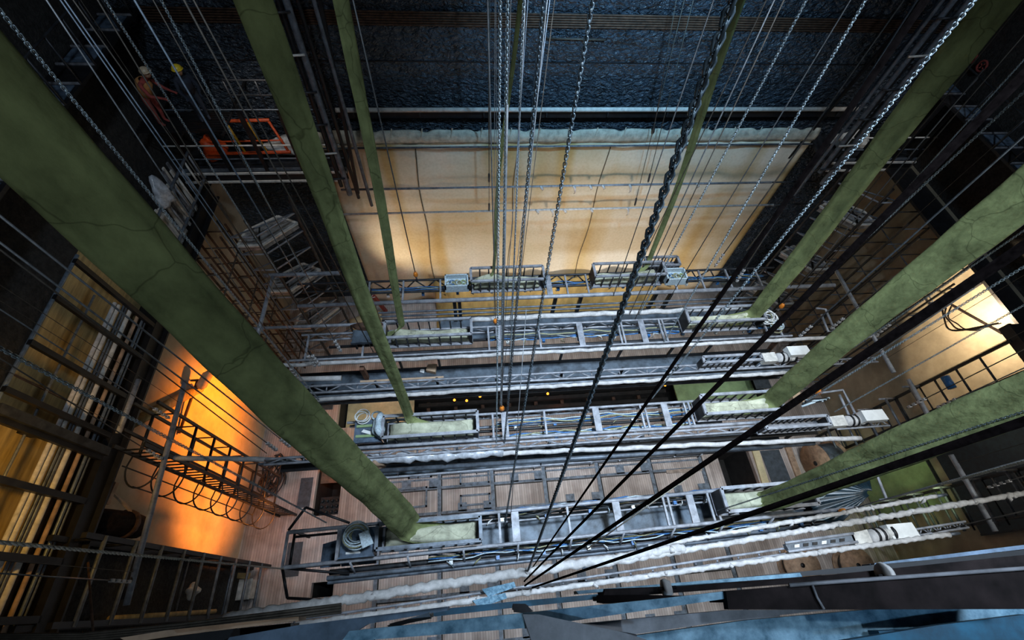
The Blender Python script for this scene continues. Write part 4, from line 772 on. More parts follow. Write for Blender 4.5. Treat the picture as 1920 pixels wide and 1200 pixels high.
p = (-2.42, 1.32, 11.40); tag(obj('paper_sheet', MB().prism([(-2.52, 1.42, 11.66), (-2.33, 1.48, 11.68), (-2.2, 1.22, 11.67), (-2.42, 1.14, 11.66)], 0.01), 'cable_pale', base=p), 'pale blue sheet lying over the cable coil', 'sheet')
tag(obj('label_strip', MB().box((-2.85, 1.1, 11.255), (-2.55, 1.14, 11.265)), 'paper', base=(-2.7, 1.1, 11.25)), 'white strip on the steel table of the nearest bridge', 'strip')
end_table('blue-grey steel table with green bars at the left end of the middle bridge', -2.95, -2.3, 3.5, 4.05, 11.2)
for y in (3.6, 3.85): tag(obj('green_bar', MB().box((-2.9, y, 11.2), (-2.4, y + 0.06, 11.24)), 'green_board', base=(-2.6, y, 11.2)), 'short pale green bar on the steel table, ' + ('nearer the camera' if y < 3.7 else 'farther upstage'), 'bar')
tag(obj('label_strip', MB().prism([(-2.78, 3.74, 11.22), (-2.73, 3.8, 11.22), (-2.45, 3.7, 11.22), (-2.5, 3.64, 11.22)], 0.012), 'paper', base=(-2.6, 3.7, 11.2)), 'white strip on the steel table of the middle bridge', 'strip')
t = thing('cable_coil', 'two white hoops of hose on the left end of the middle bridge', 'cable coil', (-2.72, 4.12, 11.2)); coil(t, (-2.78, 4.1, 11.2), 0.16, 4, 'paper', 5); coil(t, (-2.45, 4.12, 11.2), 0.13, 3, 'cable_pale', 6)
lump('cable_pile', 'blue-grey heap of cable against the left basket of the middle bridge', 'cable pile', (-2.33, 3.8, 11.35), (0.16, 0.26, 0.22), 'cable_pale', 14)
end_table('rusted blue steel plate at the left end of the second bridge', -3.25, -2.55, 6.22, 6.62, 11.25, 'deck_blue')
lump('cable_pile', 'rusty cable heap behind the plate on the second bridge', 'cable pile', (-2.85, 6.7, 11.3), (0.35, 0.12, 0.14), 'rust', 15)
for lab, x0, x1, y0, y1 in [('small open box of pale cables on the rearmost bridge at left', -0.75, -0.05, 7.95, 8.4), ('small open box of pale cables on the rearmost bridge at right', 6.05, 6.7, 7.9, 8.35)]:
    t = thing('cable_box', lab, 'box', ((x0 + x1) / 2, (y0 + y1) / 2, 11.0)); obj('box', MB().box((x0, y0, 11.0), (x1, y1, 11.12)).box((x0, y0, 11.12), (x0 + .04, y1, 11.3)).box((x1 - .04, y0, 11.12), (x1, y1, 11.3)).box((x0, y0, 11.12), (x1, y0 + .04, 11.3)).box((x0, y1 - .04, 11.12), (x1, y1, 11.3)), 'cable_pale', t)
    for k in range(5): coil(t, (x0 + 0.12 + k * 0.11, (y0 + y1) / 2, 11.13), 0.09, 2, ['cable_pale', 'cable_blue', 'cable_yellow', 'cable_pale', 'green_board'][k], k)
t = thing('cable_coil', 'pale coil of hose at the right end of the second bridge', 'cable coil', (8.8, 6.4, 11.1)); coil(t, (8.75, 6.45, 11.1), 0.22, 8, 'paper', 21); coil(t, (8.95, 6.15, 11.1), 0.16, 6, 'cable_pale', 22)
t = thing('cable_coil', 'blue and yellow cable heap at the right end of the nearest bridge', 'cable coil', (8.2, 1.7, 11.0)); coil(t, (8.1, 1.72, 11.0), 0.24, 9, 'cable_pale', 25); obj('bundle', MB().box((7.95, 1.5, 10.9), (8.35, 1.85, 11.02)), 'cable_blue', t)
p = PZ(1492, 748, 11.1); tag(obj('carton', MB().prism([p + Vector((-0.13, -0.14, 0.1)), p + Vector((0.14, -0.12, 0.1)), p + Vector((0.13, 0.16, 0.1)), p + Vector((-0.14, 0.15, 0.1))], 0.2), 'carton', base=p), 'brown carton at the right end of the middle bridge', 'carton')
t = thing('cable_pile', 'dark cable bundle on a frame right of the middle bridge', 'cable pile', tuple(PZ(1530, 755, 10.9)))
for k in range(7): a = PZ(1503 + k, 762 - k * 2, 10.9); c = PZ(1555 - k * 2, 746 + k, 11); obj('cable', MB().tube([a, a.lerp(c, 0.4) + Vector((0, 0.06 * math.sin(k), 0.05)), c], 0.03, 5), 'cable_black' if k % 3 else 'cable_pale', t)
for lab, pts in [('open pipe hoop at the right end of the middle bridge', [(1530, 738), (1580, 731), (1603, 775), (1592, 780), (1574, 740)]), ('open pipe hoop at the right end of the second bridge', [(1530, 578), (1548, 580), (1565, 620), (1553, 622), (1540, 590)]), ('open pipe hoop at the right end of the nearest bridge', [(1630, 890), (1643, 888), (1662, 935), (1650, 938)])]:
    P = [PZ(u, v, 11.0) for u, v in pts]; tag(obj('end_hoop', MB().tube(P, 0.035, 6), 'pale_steel', base=P[0]), lab, 'rail')

# ------------------------------------------------------------------ green canvas cable sleeves
def sleeve(label, bot, top, wpx_b, wpx_t, xdir, pile, z1=11.15, dtop=None, wob=0.02, seed=0):
    rnd = random.Random(seed); P, Q = plumb(bot[0], bot[1], z1, top[0], top[1], dtop)
    dep = lambda p: -(ROT.T @ (np.array(p) - CP))[2]
    wb_, wt = wpx_b * dep(P) / F, wpx_t * dep(Q) / F
    Q2 = Q + (Q - P).normalized() * 0.9
    t = thing('cable_sleeve', label, 'cable sleeve', (P.x, P.y, P.z - 0.2), 'green canvas cable sleeves')
    b = MB(); b.smooth = True; N, M = 120, 32; b_ph = [rnd.uniform(0, 6) for _ in range(8)]
    mid = P.lerp(Q2, 0.5); tang = Vector((-mid.y, mid.x, 0)).normalized(); rad = Vector((mid.x, mid.y, 0)).normalized()
    for i in range(N + 1):
        s = i / N; s2 = s ** 1.35; c = P.lerp(Q2, s2); w = (wb_ + (wt - wb_) * min(1, s2 * 1.05)) * 0.5
        zz = c.z; bend = max(0.0, 1 - s / 0.09)
        c = c + Vector((xdir * 0.75 * bend * bend, (pile[2] + pile[3]) / 2 * bend - c.y * bend, -0.06 * bend)); th = 0.34 * (1 - 0.45 * bend)
        c = c + rad * 0.02 * math.sin(zz * 1.1 + b_ph[0]) + tang * wob * math.sin(zz * 0.9 + b_ph[1])
        w *= 1 + 0.035 * math.sin(zz * 1.3 + b_ph[2]) + 0.02 * math.sin(zz * 5.1 + b_ph[3])
        w = w * (1 - bend) + min(w * 1.25, 0.19) * bend; tg = (tang * (1 - bend) + Vector((0, math.copysign(1, tang.y), 0)) * bend).normalized() if bend else tang
        for j in range(M):
            a = 2 * math.pi * j / M; q = math.cos(a); x = math.copysign(abs(q) ** 0.75, q); front = math.copysign(abs(math.sin(a)) ** 0.8, math.sin(a))
            crk = 0.10 * math.sin(5.2 * q + 0.5 * zz + b_ph[4]) + 0.06 * math.sin(11 * q - 0.35 * zz + b_ph[5]) + (0.05 + 0.10 * max(0, 1 - s / 0.3)) * math.sin(zz * 6.5 + 3.1 * q + b_ph[6]) * (0.4 + 0.6 * math.sin(zz * 1.7 + b_ph[7]))
            b.v.append(tuple(c + tg * (w * x) + (rad if bend < 0.5 else Vector((0, 0, 1)) * -1) * (w * (th * 0.75 * front + crk * (1 - 0.7 * abs(x)) * (1 if front < 0 else 0.6)))))
    for i in range(N):
        for j in range(M): k = i * M; b.f.append((k + j, k + (j + 1) % M, k + M + (j + 1) % M, k + M + j))
    obj('sleeve', b, 'green_canvas', t)
    # folded canvas filling the basket
    x0, x1, y0, y1, zb, zt = pile; b = MB(); b.smooth = True; NX, NY = 40, 10
    for i in range(NX + 1):
        for j in range(NY + 1):
            u, v = i / NX, j / NY; x = x0 + (x1 - x0) * u; y = y0 + (y1 - y0) * v; e = min(1, min(u, 1 - u) * 14, min(v, 1 - v) * 6)
            near = math.exp(-((x - P.x) / 0.45) ** 2)
            z = zb + (zt - zb) * (0.2 + 0.8 * e) + 0.025 * math.sin(x * 7 + v * 5 + b_ph[6]) + 0.02 * math.sin(v * 16 + x * 2) + 0.16 * near * e; b.v.append((x, y, z))
    for i in range(NX):
        for j in range(NY): k = i * (NY + 1) + j; b.f.append((k, k + NY + 1, k + NY + 2, k + 1))
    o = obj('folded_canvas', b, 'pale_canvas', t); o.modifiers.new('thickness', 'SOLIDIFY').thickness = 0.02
    return t
sleeve('widest dark green canvas sleeve, falling from the left edge to the nearest bridge', (775, 995), (45, 262), 50, 165, 1, (-2.1, -0.08, 1.16, 1.56, 11.0, 11.2), dtop=2.3, seed=1)
sleeve('green canvas sleeve falling to the left basket of the middle bridge', (770, 790), (470, 0), 17, 68, 1, (-2.15, -0.05, 3.52, 3.94, 11.0, 11.2), seed=2)
sleeve('green canvas sleeve falling to the left basket of the second bridge', (757, 622), (642, 0), 12, 30, -1, (-2.25, -0.1, 6.24, 6.62, 11.0, 11.15), dtop=6.3, seed=3)
sleeve('thin olive sleeve falling among the central chains to the rearmost bridge', (921, 522), (970, 0), 6, 9, -1, (0.1, 2.1, 8.0, 8.4, 11.0, 11.15), seed=4, wob=0.05)
sleeve('thin olive sleeve falling to the right basket of the rearmost bridge', (1216, 498), (1391, 0), 8, 22, -1, (3.85, 5.85, 8.02, 8.4, 11.0, 11.15), seed=5, wob=0.04)
sleeve('olive canvas sleeve falling to the right basket of the second bridge', (1408, 598), (1872, 0), 25, 64, -1, (6.25, 8.3, 6.28, 6.65, 11.0, 11.2), seed=6)
sleeve('broad olive canvas sleeve falling to the right basket of the middle bridge', (1435, 758), (1915, 365), 32, 78, -1, (5.85, 7.7, 3.58, 3.98, 11.0, 11.2), seed=7)
sleeve('olive canvas sleeve falling to the right basket of the nearest bridge', (1425, 945), (1915, 752), 36, 90, -1, (5.62, 7.3, 1.3, 1.72, 11.0, 11.2), seed=8)

# ------------------------------------------------------------------ chains, wires and ropes
def link_mesh(m, L, w, r, nseg=10, nr=4):
    b = MB(); h = (L - w) / 2; P = []
    for k in range(nseg):
        a = 2 * math.pi * k / nseg; P.append((w / 2 * math.cos(a), 0, (h if math.sin(a) >= 0 else -h) + w / 2 * math.sin(a)))
    b.tube(P, r, nr, closed=True); return b
def chain(label, bot, z1, top, size, m, dtop=None, single=False, over=0.7, group='hoist chains'):
    if not single: size *= 0.7
    P, Q = plumb(bot[0], bot[1], z1, top[0], top[1], dtop); d = (Q - P).normalized(); Q = Q + d * over; L = (Q - P).length
    lk = link_mesh(m, size * 1.9, size, size * 0.2, 8, 4 if single else 3); pitch = size * 1.12; n = int(L / pitch); q = d.to_track_quat('Z', 'Y'); qa = q; qb = q @ Vector((0, 0, 1)).rotation_difference(Vector((0, 0, 1)))
    from mathutils import Quaternion
    qb = q @ Quaternion((0, 0, 1), math.pi / 2)
    if single:
        t = thing('hoist_chain', label, 'chain', P, group); me = local_mesh('link', lk, m)
        for k in range(n): inst('link', me, t, P + d * (pitch * (k + 0.5)), qa if k % 2 else qb)
        return t
    V = np.array(lk.v); b = MB(); b.smooth = True
    RA = np.array(qa.to_matrix()); RB = np.array(qb.to_matrix())
    for k in range(n):
        c = np.array(P + d * (pitch * (k + 0.5))); b.add((V @ (RA if k % 2 else RB).T + c).tolist(), lk.f)
    return tag(obj('hoist_chain', b, m, base=P), label, 'chain', group)
def wire(label, bot, z1, top, r, m, dtop=None, over=0.8, group='suspension wires', cat='wire', end=None, name='suspension_wire', P=None):
    if P is None: P, Q = plumb(bot[0], bot[1], z1, top[0], top[1], dtop)
    else:
        rr = ray(*top); tt = (P.x * rr[0] + P.y * rr[1]) / (rr[0] ** 2 + rr[1] ** 2); Q = Vector(CP + tt * rr)
    d = (Q - P).normalized(); Q = Q + d * over
    if end is None: return tag(obj(name, MB().tube([P, Q], r, 6), m, base=P), label, cat, group)
    t = thing(name, label, cat, P, group); obj('line', MB().tube([P, Q], r, 6), m, t)
    if end == 'hook':
        obj('hook_block', MB().tube([P + d * -0.02, P + d * 0.05, P + d * 0.14, P + d * 0.2], [0.03, 0.07, 0.06, 0.03], 8), 'hook_orange', t); obj('shackle', MB().tube([P + d * -0.18, P + d * -0.02], 0.03, 6), 'wire', t)
    elif end == 'clamps':
        for k in range(4): c = P + d * (0.1 + 0.16 * k); obj('clamp', MB().box(c - Vector((0.035, 0.03, 0.04)), c + Vector((0.035, 0.03, 0.04))), 'dust_white', t)
    elif end == 'turnbuckle': obj('turnbuckle', MB().tube([P, P + d * 0.08, P + d * 0.4, P + d * 0.48], [0.02, 0.045, 0.045, 0.02], 6), 'dark_steel', t)
    return t
# big chains
chain('heavy dark hoist chain with the largest links right of centre', (990, 1070), 12.1, (1374, 0), 0.036, 'chain_dark', 1.55, True, 0.3)
chain('dark hoist chain falling just right of the central bundle', (946, 985), 11.05, (1111, 0), 0.033, 'chain_dark', 3.4, True, 0.3)
# left chains
chain('bright steel chain from the top left corner past the widest sleeve', (598, 750), 10.9, (0, 20), 0.045, 'chain_steel')
chain('bright chain ending on the short pipe by the left tower, left one', (522, 513), 11.1, (197, 0), 0.05, 'chain_steel')
chain('bright chain ending on the short pipe by the left tower, right one', (570, 512), 11.1, (302, 0), 0.05, 'chain_steel')
chain('pale chain crossing in front of the caged ladder', (612, 980), 11.05, (0, 653), 0.038, 'chain_steel')
# right chains
for lab, bot, z, top, s, mm in [('bright chain right of the backdrop ending on the second bridge pipe', (1198, 590), 11.1, (1512, 0), 0.05, 'chain_steel'), ('bright chain crossing the right of the backdrop to the second bridge front', (1246, 640), 11.1, (1623, 0), 0.05, 'chain_steel'),
        ('bluish chain left of the olive sleeve at upper right', (1222, 747), 11.1, (1828, 0), 0.05, 'chain_steel'), ('thin chain beside the thick dark rope at upper right', (1545, 525), 11.1, (1920, 112), 0.04, 'chain_steel'),
        ('bluish chain crossing the second olive sleeve at right', (1452, 608), 11.1, (1920, 172), 0.05, 'chain_steel'), ('pale chain below the broad olive sleeve at right', (1600, 652), 11.1, (1920, 432), 0.045, 'chain_steel'),
        ('dark-backed chain crossing the bright wall patch', (1512, 752), 11.1, (1920, 500), 0.05, 'chain_steel'), ('lower chain crossing the olive wall at right', (1565, 772), 11.1, (1920, 572), 0.04, 'chain_steel'), ('chain lying along the lowest olive sleeve at right', (1345, 958), 11.1, (1920, 772), 0.034, 'chain_dark')]:
    chain(lab, bot, z, top, s, mm)
# central chains and wires
chain('pale fine chain at the left of the central bundle', (931, 830), 11.05, (938, 0), 0.04, 'chain_steel', 4.2)
chain('fine chain second from the left in the central bundle', (939, 760), 11.05, (952, 0), 0.045, 'chain_steel', 4.4)
chain('darker fine chain at the right of the central bundle', (957, 690), 11.05, (982, 0), 0.045, 'chain_steel', 5.0)
chain('dark medium chain closing the central bundle on the right', (946, 830), 11.05, (1019, 0), 0.055, 'chain_dark', 4.4)
CW = 'thin steel wire in the central bundle of lines'
for bot, z, top, dt, mm in [((926, 600), 11, (928, 0), 6.0, 'wire'), ((932, 612), 11, (930, 0), 6.2, 'wire'), ((938, 640), 11, (958, 0), 5.5, 'wire'), ((940, 700), 11, (990, 0), 5.0, 'wire_blue'), ((950, 780), 11, (985, 0), 4.5, 'wire'),
                            ((945, 820), 11, (1026, 0), 4.2, 'wire'), ((935, 770), 11, (1031, 0), 4.6, 'wire_blue'), ((952, 720), 11, (1040, 0), 5.0, 'wire_brown')]:
    wire(CW, bot, z, top, 0.0055, mm, dt, 0.5, 'central bundle wires')
wire('pale wire dropping from the central bundle to the nearest bridge', (956, 990), 11.0, (980, 670), 0.008, 'wire', 9.0, 1.0)
for k, (u, v, tu) in enumerate([(917, 342, 915), (1215, 342, 1300), (917, 396, 918), (1190, 386, 1283), (1225, 250, 1268)]):
    wire(['wire with a turnbuckle holding the upper batten, centre', 'wire with a turnbuckle holding the upper batten, right', 'wire with a turnbuckle holding the lower batten, centre', 'wire with a turnbuckle holding the lower batten, right', 'wire with a turnbuckle ending on the backdrop hem at right'][k],
         None, 0, (tu, 0), 0.014, 'wire_brown', end='turnbuckle', P=PY(u, v, 14.68 if k < 4 else 15.1))
wire('pale wire just right of the thin green sleeve ending on the rearmost bridge', (780, 518), 11.2, (662, 0), 0.016, 'wire', None, 0.8, end='hook')
def twisted(label, bot, z1, top, r, m, dtop, over):
    P, Q = plumb(bot[0], bot[1], z1, top[0], top[1], dtop); d = (Q - P).normalized(); Q = Q + d * over; L = (Q - P).length; x = d.cross(Vector((0, 0, 1))).normalized(); y = d.cross(x)
    t = thing('twisted_rope', label, 'rope', P); n = int(L / (r * 1.6))
    for k in range(3): obj('strand', MB().tube([P + d * (L * i / n) + (x * math.cos(i * 0.75 + k * 2.094) + y * math.sin(i * 0.75 + k * 2.094)) * r * 0.55 for i in range(n + 1)], r * 0.55, 5), m, t)
# left wires
for lab, bot, z, top, r, mm, en in [
    ('bluish wire from upper left ending on the walkway bridge truss', (640, 660), 10.98, (252, 0), 0.012, 'wire_blue', 'clamps'), ('left one of two bluish parallel wires at upper left', (592, 688), 10.98, (113, 0), 0.008, 'wire_blue', 'clamps'),
    ('right one of two bluish parallel wires at upper left', (600, 687), 10.98, (121, 0), 0.008, 'wire_blue', 'clamps'), ('grey wire left of the two bluish parallel wires', (560, 712), 10.9, (87, 0), 0.009, 'wire', 'clamps'),
    ('dull brown wire right of the two bluish parallel wires', (545, 575), 11, (137, 0), 0.01, 'wire_brown', None), ('brown wire from the top ending near the left tower', (600, 560), 11, (287, 0), 0.010, 'wire_brown', None),
    ('brown wire between the second sleeve and the bright chains, left one', (700, 660), 11, (345, 0), 0.012, 'wire_brown', None), ('brown wire between the second sleeve and the bright chains, right one', (690, 610), 11, (363, 0), 0.012, 'wire_brown', None),
    ('dull wire just left of the bright chain at top left', (520, 560), 11, (183, 0), 0.012, 'wire_brown', None),
    ('topmost thin wire crossing the orange wall', (545, 838), 10.9, (0, 405), 0.013, 'wire', 'clamps'), ('second thin wire crossing the orange wall', (520, 845), 10.9, (0, 455), 0.013, 'wire', 'clamps'), ('third thin wire crossing the orange wall', (500, 850), 10.9, (0, 468), 0.011, 'wire_brown', None),
    ('thin wire ending on the slanting grey pipe, upper', (318, 785), 11.05, (0, 580), 0.012, 'wire', 'clamps'), ('thin wire ending on the slanting grey pipe, middle', (305, 862), 11.05, (0, 672), 0.012, 'wire_brown', 'clamps'), ('thin wire ending on the slanting grey pipe, lowest', (247, 1091), 11.05, (0, 1075), 0.012, 'wire', 'clamps')]:
    wire(lab, bot, z, top, r, mm, end=en)
twisted('pale twisted rope running nearly level at lower left', (533, 1067), 11.0, (0, 1017), 0.014, 'rope_pale', 3.0, 0.5)
p0 = PZ(165, 1050, 12.0); wire('rust-coloured cord hanging at the bottom left', (175, 1190), 12.0, (165, 1055), 0.02, 'rust', 9.0, 0.0, None, 'cord', name='hanging_rope')
# right wires
for lab, bot, z, top, r, mm, en in [
    ('pale wire beside the heavy chain crossing the backdrop', (1150, 555), 11, (1338, 0), 0.012, 'wire', None), ('thin wire crossing the right half of the backdrop, leftmost', (1170, 560), 11, (1437, 0), 0.01, 'wire_brown', None), ('thin wire crossing the right half of the backdrop, second', (1180, 590), 11, (1452, 0), 0.012, 'wire', None),
    ('thin wire crossing the right half of the backdrop, third', (1190, 600), 11, (1470, 0), 0.01, 'wire_brown', None), ('thin wire between two bright chains at the right of the backdrop', (1255, 560), 11, (1595, 0), 0.012, 'wire', None),
    ('pale wire along the right edge of the backdrop', (1340, 500), 11.1, (1695, 0), 0.018, 'wire', 'clamps'), ('bluish wire right of the backdrop edge', (1380, 530), 11.1, (1720, 0), 0.018, 'wire_blue', 'clamps'), ('bluish bright rod line left of the upper olive sleeve', (1400, 470), 10.9, (1762, 0), 0.022, 'wire_blue', None),
    ('dim wire right of the upper olive sleeve', (1480, 540), 11, (1905, 20), 0.012, 'wire_brown', None), ('grey wire crossing the dark right corner', (1520, 530), 11, (1920, 65), 0.014, 'wire_brown', None), ('bluish thick wire ending on the second bridge pipe end', (1498, 632), 11.0, (1920, 255), 0.022, 'wire_blue', 'clamps'),
    ('upper thin wire above the broad olive sleeve', (1556, 618), 11, (1920, 318), 0.014, 'wire', 'clamps'), ('lower thin wire above the broad olive sleeve', (1560, 624), 11, (1920, 330), 0.012, 'wire', None), ('wire beneath the pale chain under the broad olive sleeve', (1640, 630), 11, (1920, 420), 0.012, 'wire', 'clamps'),
    ('pale wire to the orange hook over the right floor', (1531, 738), 11.05, (1760, 585), 0.012, 'wire', 'hook'), ('upper of the thin wires right of the pipe frame', (1700, 765), 11, (1920, 655), 0.012, 'wire_brown', 'clamps'), ('middle of the thin wires right of the pipe frame', (1755, 765), 11, (1920, 690), 0.014, 'wire', 'clamps'), ('lower of the thin wires right of the pipe frame', (1805, 770), 11, (1920, 720), 0.012, 'wire', 'clamps'),
    ('thin line with clamps over the hung pipe at far right', (1850, 915), 11.0, (1920, 893), 0.012, 'wire', 'clamps'), ('thin line running off the lower right edge', (1740, 1000), 11.8, (1920, 958), 0.012, 'wire_brown', None)]:
    wire(lab, bot, z, top, r, mm, end=en)
for lab, u, v, z, tu, tv in [('steel wire ending in an orange hook on the middle bridge, left', 941, 768, 11.1, 944, 600), ('steel wire ending in an orange hook on the second bridge, left', 929, 605, 11.1, 924, 400), ('steel wire ending in an orange hook on the nearest bridge, right', 1575, 960, 11.1, 1660, 936), ('steel wire ending in an orange hook on the second bridge, far right', 1463, 577, 11.1, 1580, 440)]:
    wire(lab, (u, v), z, (tu, tv), 0.014, 'wire', end='hook', over=4.0)
twisted('pale twisted line ending on the nearest bridge end hoop', (1662, 936), 11.0, (1920, 866), 0.02, 'rope_pale', 6.0, 0.6)
# thick dark ropes fanning out from one point on the wrapped pipe
for lab, bot, top, r, dt in [('thick dark rope rising to the top right, steepest of four', (1000, 1062), (1735, 0), 0.012, 1.35), ('thick dark rope rising to the right edge, second of four', (983, 1090), (1920, 140), 0.015, 1.4), ('thick dark rope rising to the right edge, third of four', (984, 1098), (1920, 462), 0.017, 1.4), ('thick dark rope rising to the right edge, lowest of four', (998, 1102), (1920, 790), 0.0155, 1.5)]:
    wire(lab, bot, 12.1, top, r, 'rope_dark', dt, 0.4, 'thick dark ropes', 'rope', name='dark_rope')
wire('pale cord lying along the lowest thick dark rope', (1100, 1030), 12.1, (1423, 800), 0.012, 'rope_pale', 7.0, 0.5, None, 'cord', name='hanging_rope')

# ------------------------------------------------------------------ workers on the corner gallery
def worker(name_label, base, face, helmet, vest, trousers, lean=0.15, arm=0.5):
    t = thing('person', name_label, 'person', base); B = Vector(base); f = Vector((math.cos(face), math.sin(face), 0)); r = Vector((f.y, -f.x, 0))
    V = lambda a, b, c: B + r * a + f * b + Vector((0, 0, c))
    js = [V(0, 0, .95), V(0, lean * .4, 1.15), V(0, lean * .9, 1.40), V(0, lean * 1.2, 1.5), V(0, lean * 1.6, 1.60), V(0, lean * 1.7, 1.72)]; rad = [.15, .145, .165, .065, .09, .085]; ed = [(0, 1), (1, 2), (2, 3), (3, 4), (4, 5)]
    def limb(root, pts, rs):
        p = root
        for q, s in zip(pts, rs): js.append(q); rad.append(s); ed.append((p, len(js) - 1)); p = len(js) - 1
        return p
    for s in (-1, 1):
        limb(0, [V(.10 * s, 0, .88), V(.11 * s, .04, .48), V(.11 * s, -.02, .09), V(.11 * s, .14, .04)], [.10, .07, .045, .04])
        k = limb(2, [V(.20 * s, lean * .9, 1.38), V(.26 * s, lean + arm * .25, 1.12), V(.2 * s, lean + arm * .75, 1.08), V(.19 * s, lean + arm * .9, 1.07)], [.065, .048, .036, .032])
        for fx in range(4): limb(k, [V((.165 + fx * .018) * s, lean + arm * .9 + .06, 1.06), V((.165 + fx * .018) * s, lean + arm * .9 + .1, 1.03)], [.010, .009])
        limb(k, [V(.15 * s, lean + arm * .9 + .03, 1.09)], [.011])
    L = origin(t); me = bpy.data.meshes.new('body'); me.from_pydata([tuple(p - L) for p in js], ed, []); me.update(); o = bpy.data.objects.new('body', me); COL.objects.link(o); o.parent = t; ORG[o.name] = L
    sk = o.modifiers.new('skin', 'SKIN'); sk.use_smooth_shade = True
    for i, v in enumerate(me.skin_vertices[0].data): v.radius = (rad[i], rad[i]); v.use_root = (i == 0)
    o.modifiers.new('smooth', 'SUBSURF').levels = 1; o.modifiers[-1].render_levels = 1
    me.materials.append(MATS[trousers]); 
    hc = V(0, lean * 1.7, 1.66)
    def dome(nm, c, rx, z0, z1, m):
        b = MB(); b.tube([c + Vector((0, 0, z0 + (z1 - z0) * math.sin(a))) for a in np.linspace(0, 1.45, 7)], [max(.01, rx * math.cos(a)) for a in np.linspace(0, 1.45, 7)], 14); return obj(nm, b, m, t)
    obj('face', MB().tube([hc + Vector((0, 0, z)) + f * .02 for z in (-.11, -.06, 0, .06)], [.05, .085, .1, .1], 12), 'skin', t)
    hp = obj('helmet', MB().tube([hc + Vector((0, 0, .05 + .12 * math.sin(a))) for a in np.linspace(0, 1.45, 7)], [max(.012, .135 * math.cos(a)) for a in np.linspace(0, 1.45, 7)], 14), helmet, t)
    obj('brim', MB().tube([hc + f * .03 + Vector((0, 0, .045)), hc + f * .03 + Vector((0, 0, .06))], .15, 14), helmet, hp)
    obj('nose', MB().tube([hc + f * .11 + Vector((0, 0, .02)), hc + f * .135 + Vector((0, 0, -.025))], .014, 6), 'skin', t)
    for s in (-1, 1): obj('eye', MB().cyl(hc + f * .108 + r * .035 * s + Vector((0, 0, .02)), hc + f * .118 + r * .035 * s + Vector((0, 0, .02)), .012, 6), 'hair', t)
    obj('mouth', MB().beam(hc + f * .1 - r * .025 + Vector((0, 0, -.055)), hc + f * .1 + r * .025 + Vector((0, 0, -.055)), .015, .012), 'cloth_red', t)
    b = MB(); b.tube([V(0, lean * .1, .98), V(0, lean * .4, 1.15), V(0, lean * .75, 1.34), V(0, lean * .95, 1.44)], [.175, .18, .205, .12], 14, cap=False); obj('jacket', b, vest, t).modifiers.new('thickness', 'SOLIDIFY').thickness = 0.01
worker('person in a yellow helmet and dark clothes standing on the corner gallery', (-8.0, 13.5, 13.0), -1.0, 'helmet_yellow', 'cloth_navy', 'cloth_navy')
worker('person in a pale helmet and orange jacket bending on the corner gallery', (-9.15, 13.3, 13.0), -0.3, 'helmet_cream', 'cloth_orange', 'cloth_red', 0.3, 0.6)

# ------------------------------------------------------------------ things on the stage floor
for lab, x0, x1, y0, y1 in [('dark rubber mat on the floor beside the narrow left trap, far', -8.2, -7.65, 4.3, 5.6), ('dark rubber mat on the floor beside the narrow left trap, near', -8.3, -7.7, 1.6, 2.9), ('small dark mat on the floor left of the cream board', -7.9, -7.2, 8.9, 9.7), ('grey mat beside the narrow left trap, middle', -7.9, -7.55, 6.3, 7.2),
                        ('long dark mat on the floor beside the right trap', 14.2, 15.2, 3.0, 5.3), ('small dark mat on the floor behind the broad olive sleeve', 15.3, 16.2, 8.6, 9.7)]:
    tag(obj('rubber_mat', MB().box((x0, y0, 0.0), (x1, y1, 0.03)), 'rubber_mat', base=((x0 + x1) / 2, (y0 + y1) / 2, 0)), lab, 'mat', 'mats on the stage floor')
for lab, a, c, w, mm in [('pale kerb board beside the right trap', (13.75, 2.6), (13.95, 5.6), 0.35, 'cream_board'), ('brown plank on the floor left of the wooden cable drum', (15.6, 2.8), (15.7, 5.6), 0.3, 'spool_wood')]:
    tag(obj('loose_plank', MB().beam((*a, 0.06), (*c, 0.06), w, 0.1), mm, base=(a[0], a[1], 0)), lab, 'plank')
def drum(label, a, c, r, core, name='cable_drum'):
    a = Vector(a); c = Vector(c); d = (c - a).normalized(); t = thing(name, label, 'cable drum', ((a + c) / 2).xy.to_3d()); n = 28
    obj('flange', MB().cyl(a, a + d * 0.07, r, n), 'spool_wood', t); obj('flange', MB().cyl(c - d * 0.07, c, r, n), 'spool_wood', t); obj('core', MB().cyl(a + d * 0.07, c - d * 0.07, core, n), 'deck_blue', t)
    obj('hub', MB().cyl(a - d * 0.02, a + d * 0.01, r * 0.12, 10), 'black_iron', t); obj('hub', MB().cyl(c - d * 0.01, c + d * 0.02, r * 0.12, 10), 'black_iron', t)
drum('wooden cable drum standing on edge near the lowest olive sleeve', (16.1, 4.3, 0.95), (17.2, 4.4, 0.95), 0.95, 0.8)
drum('wooden cable drum lying flat beneath the wrapped pipes, left one', (13.8, 0.2, 0.02), (13.8, 0.2, 0.6), 0.8, 0.6); drum('wooden cable drum lying flat beneath the wrapped pipes, right one', (16.3, 0.0, 0.02), (16.3, 0.0, 0.6), 0.75, 0.55)
lump('yellow_bag', 'yellow bag on the floor beside the wooden cable drum', 'bag', (18.35, 4.1, 0.3), (0.3, 0.3, 0.4), 'yellow_paint', 31)
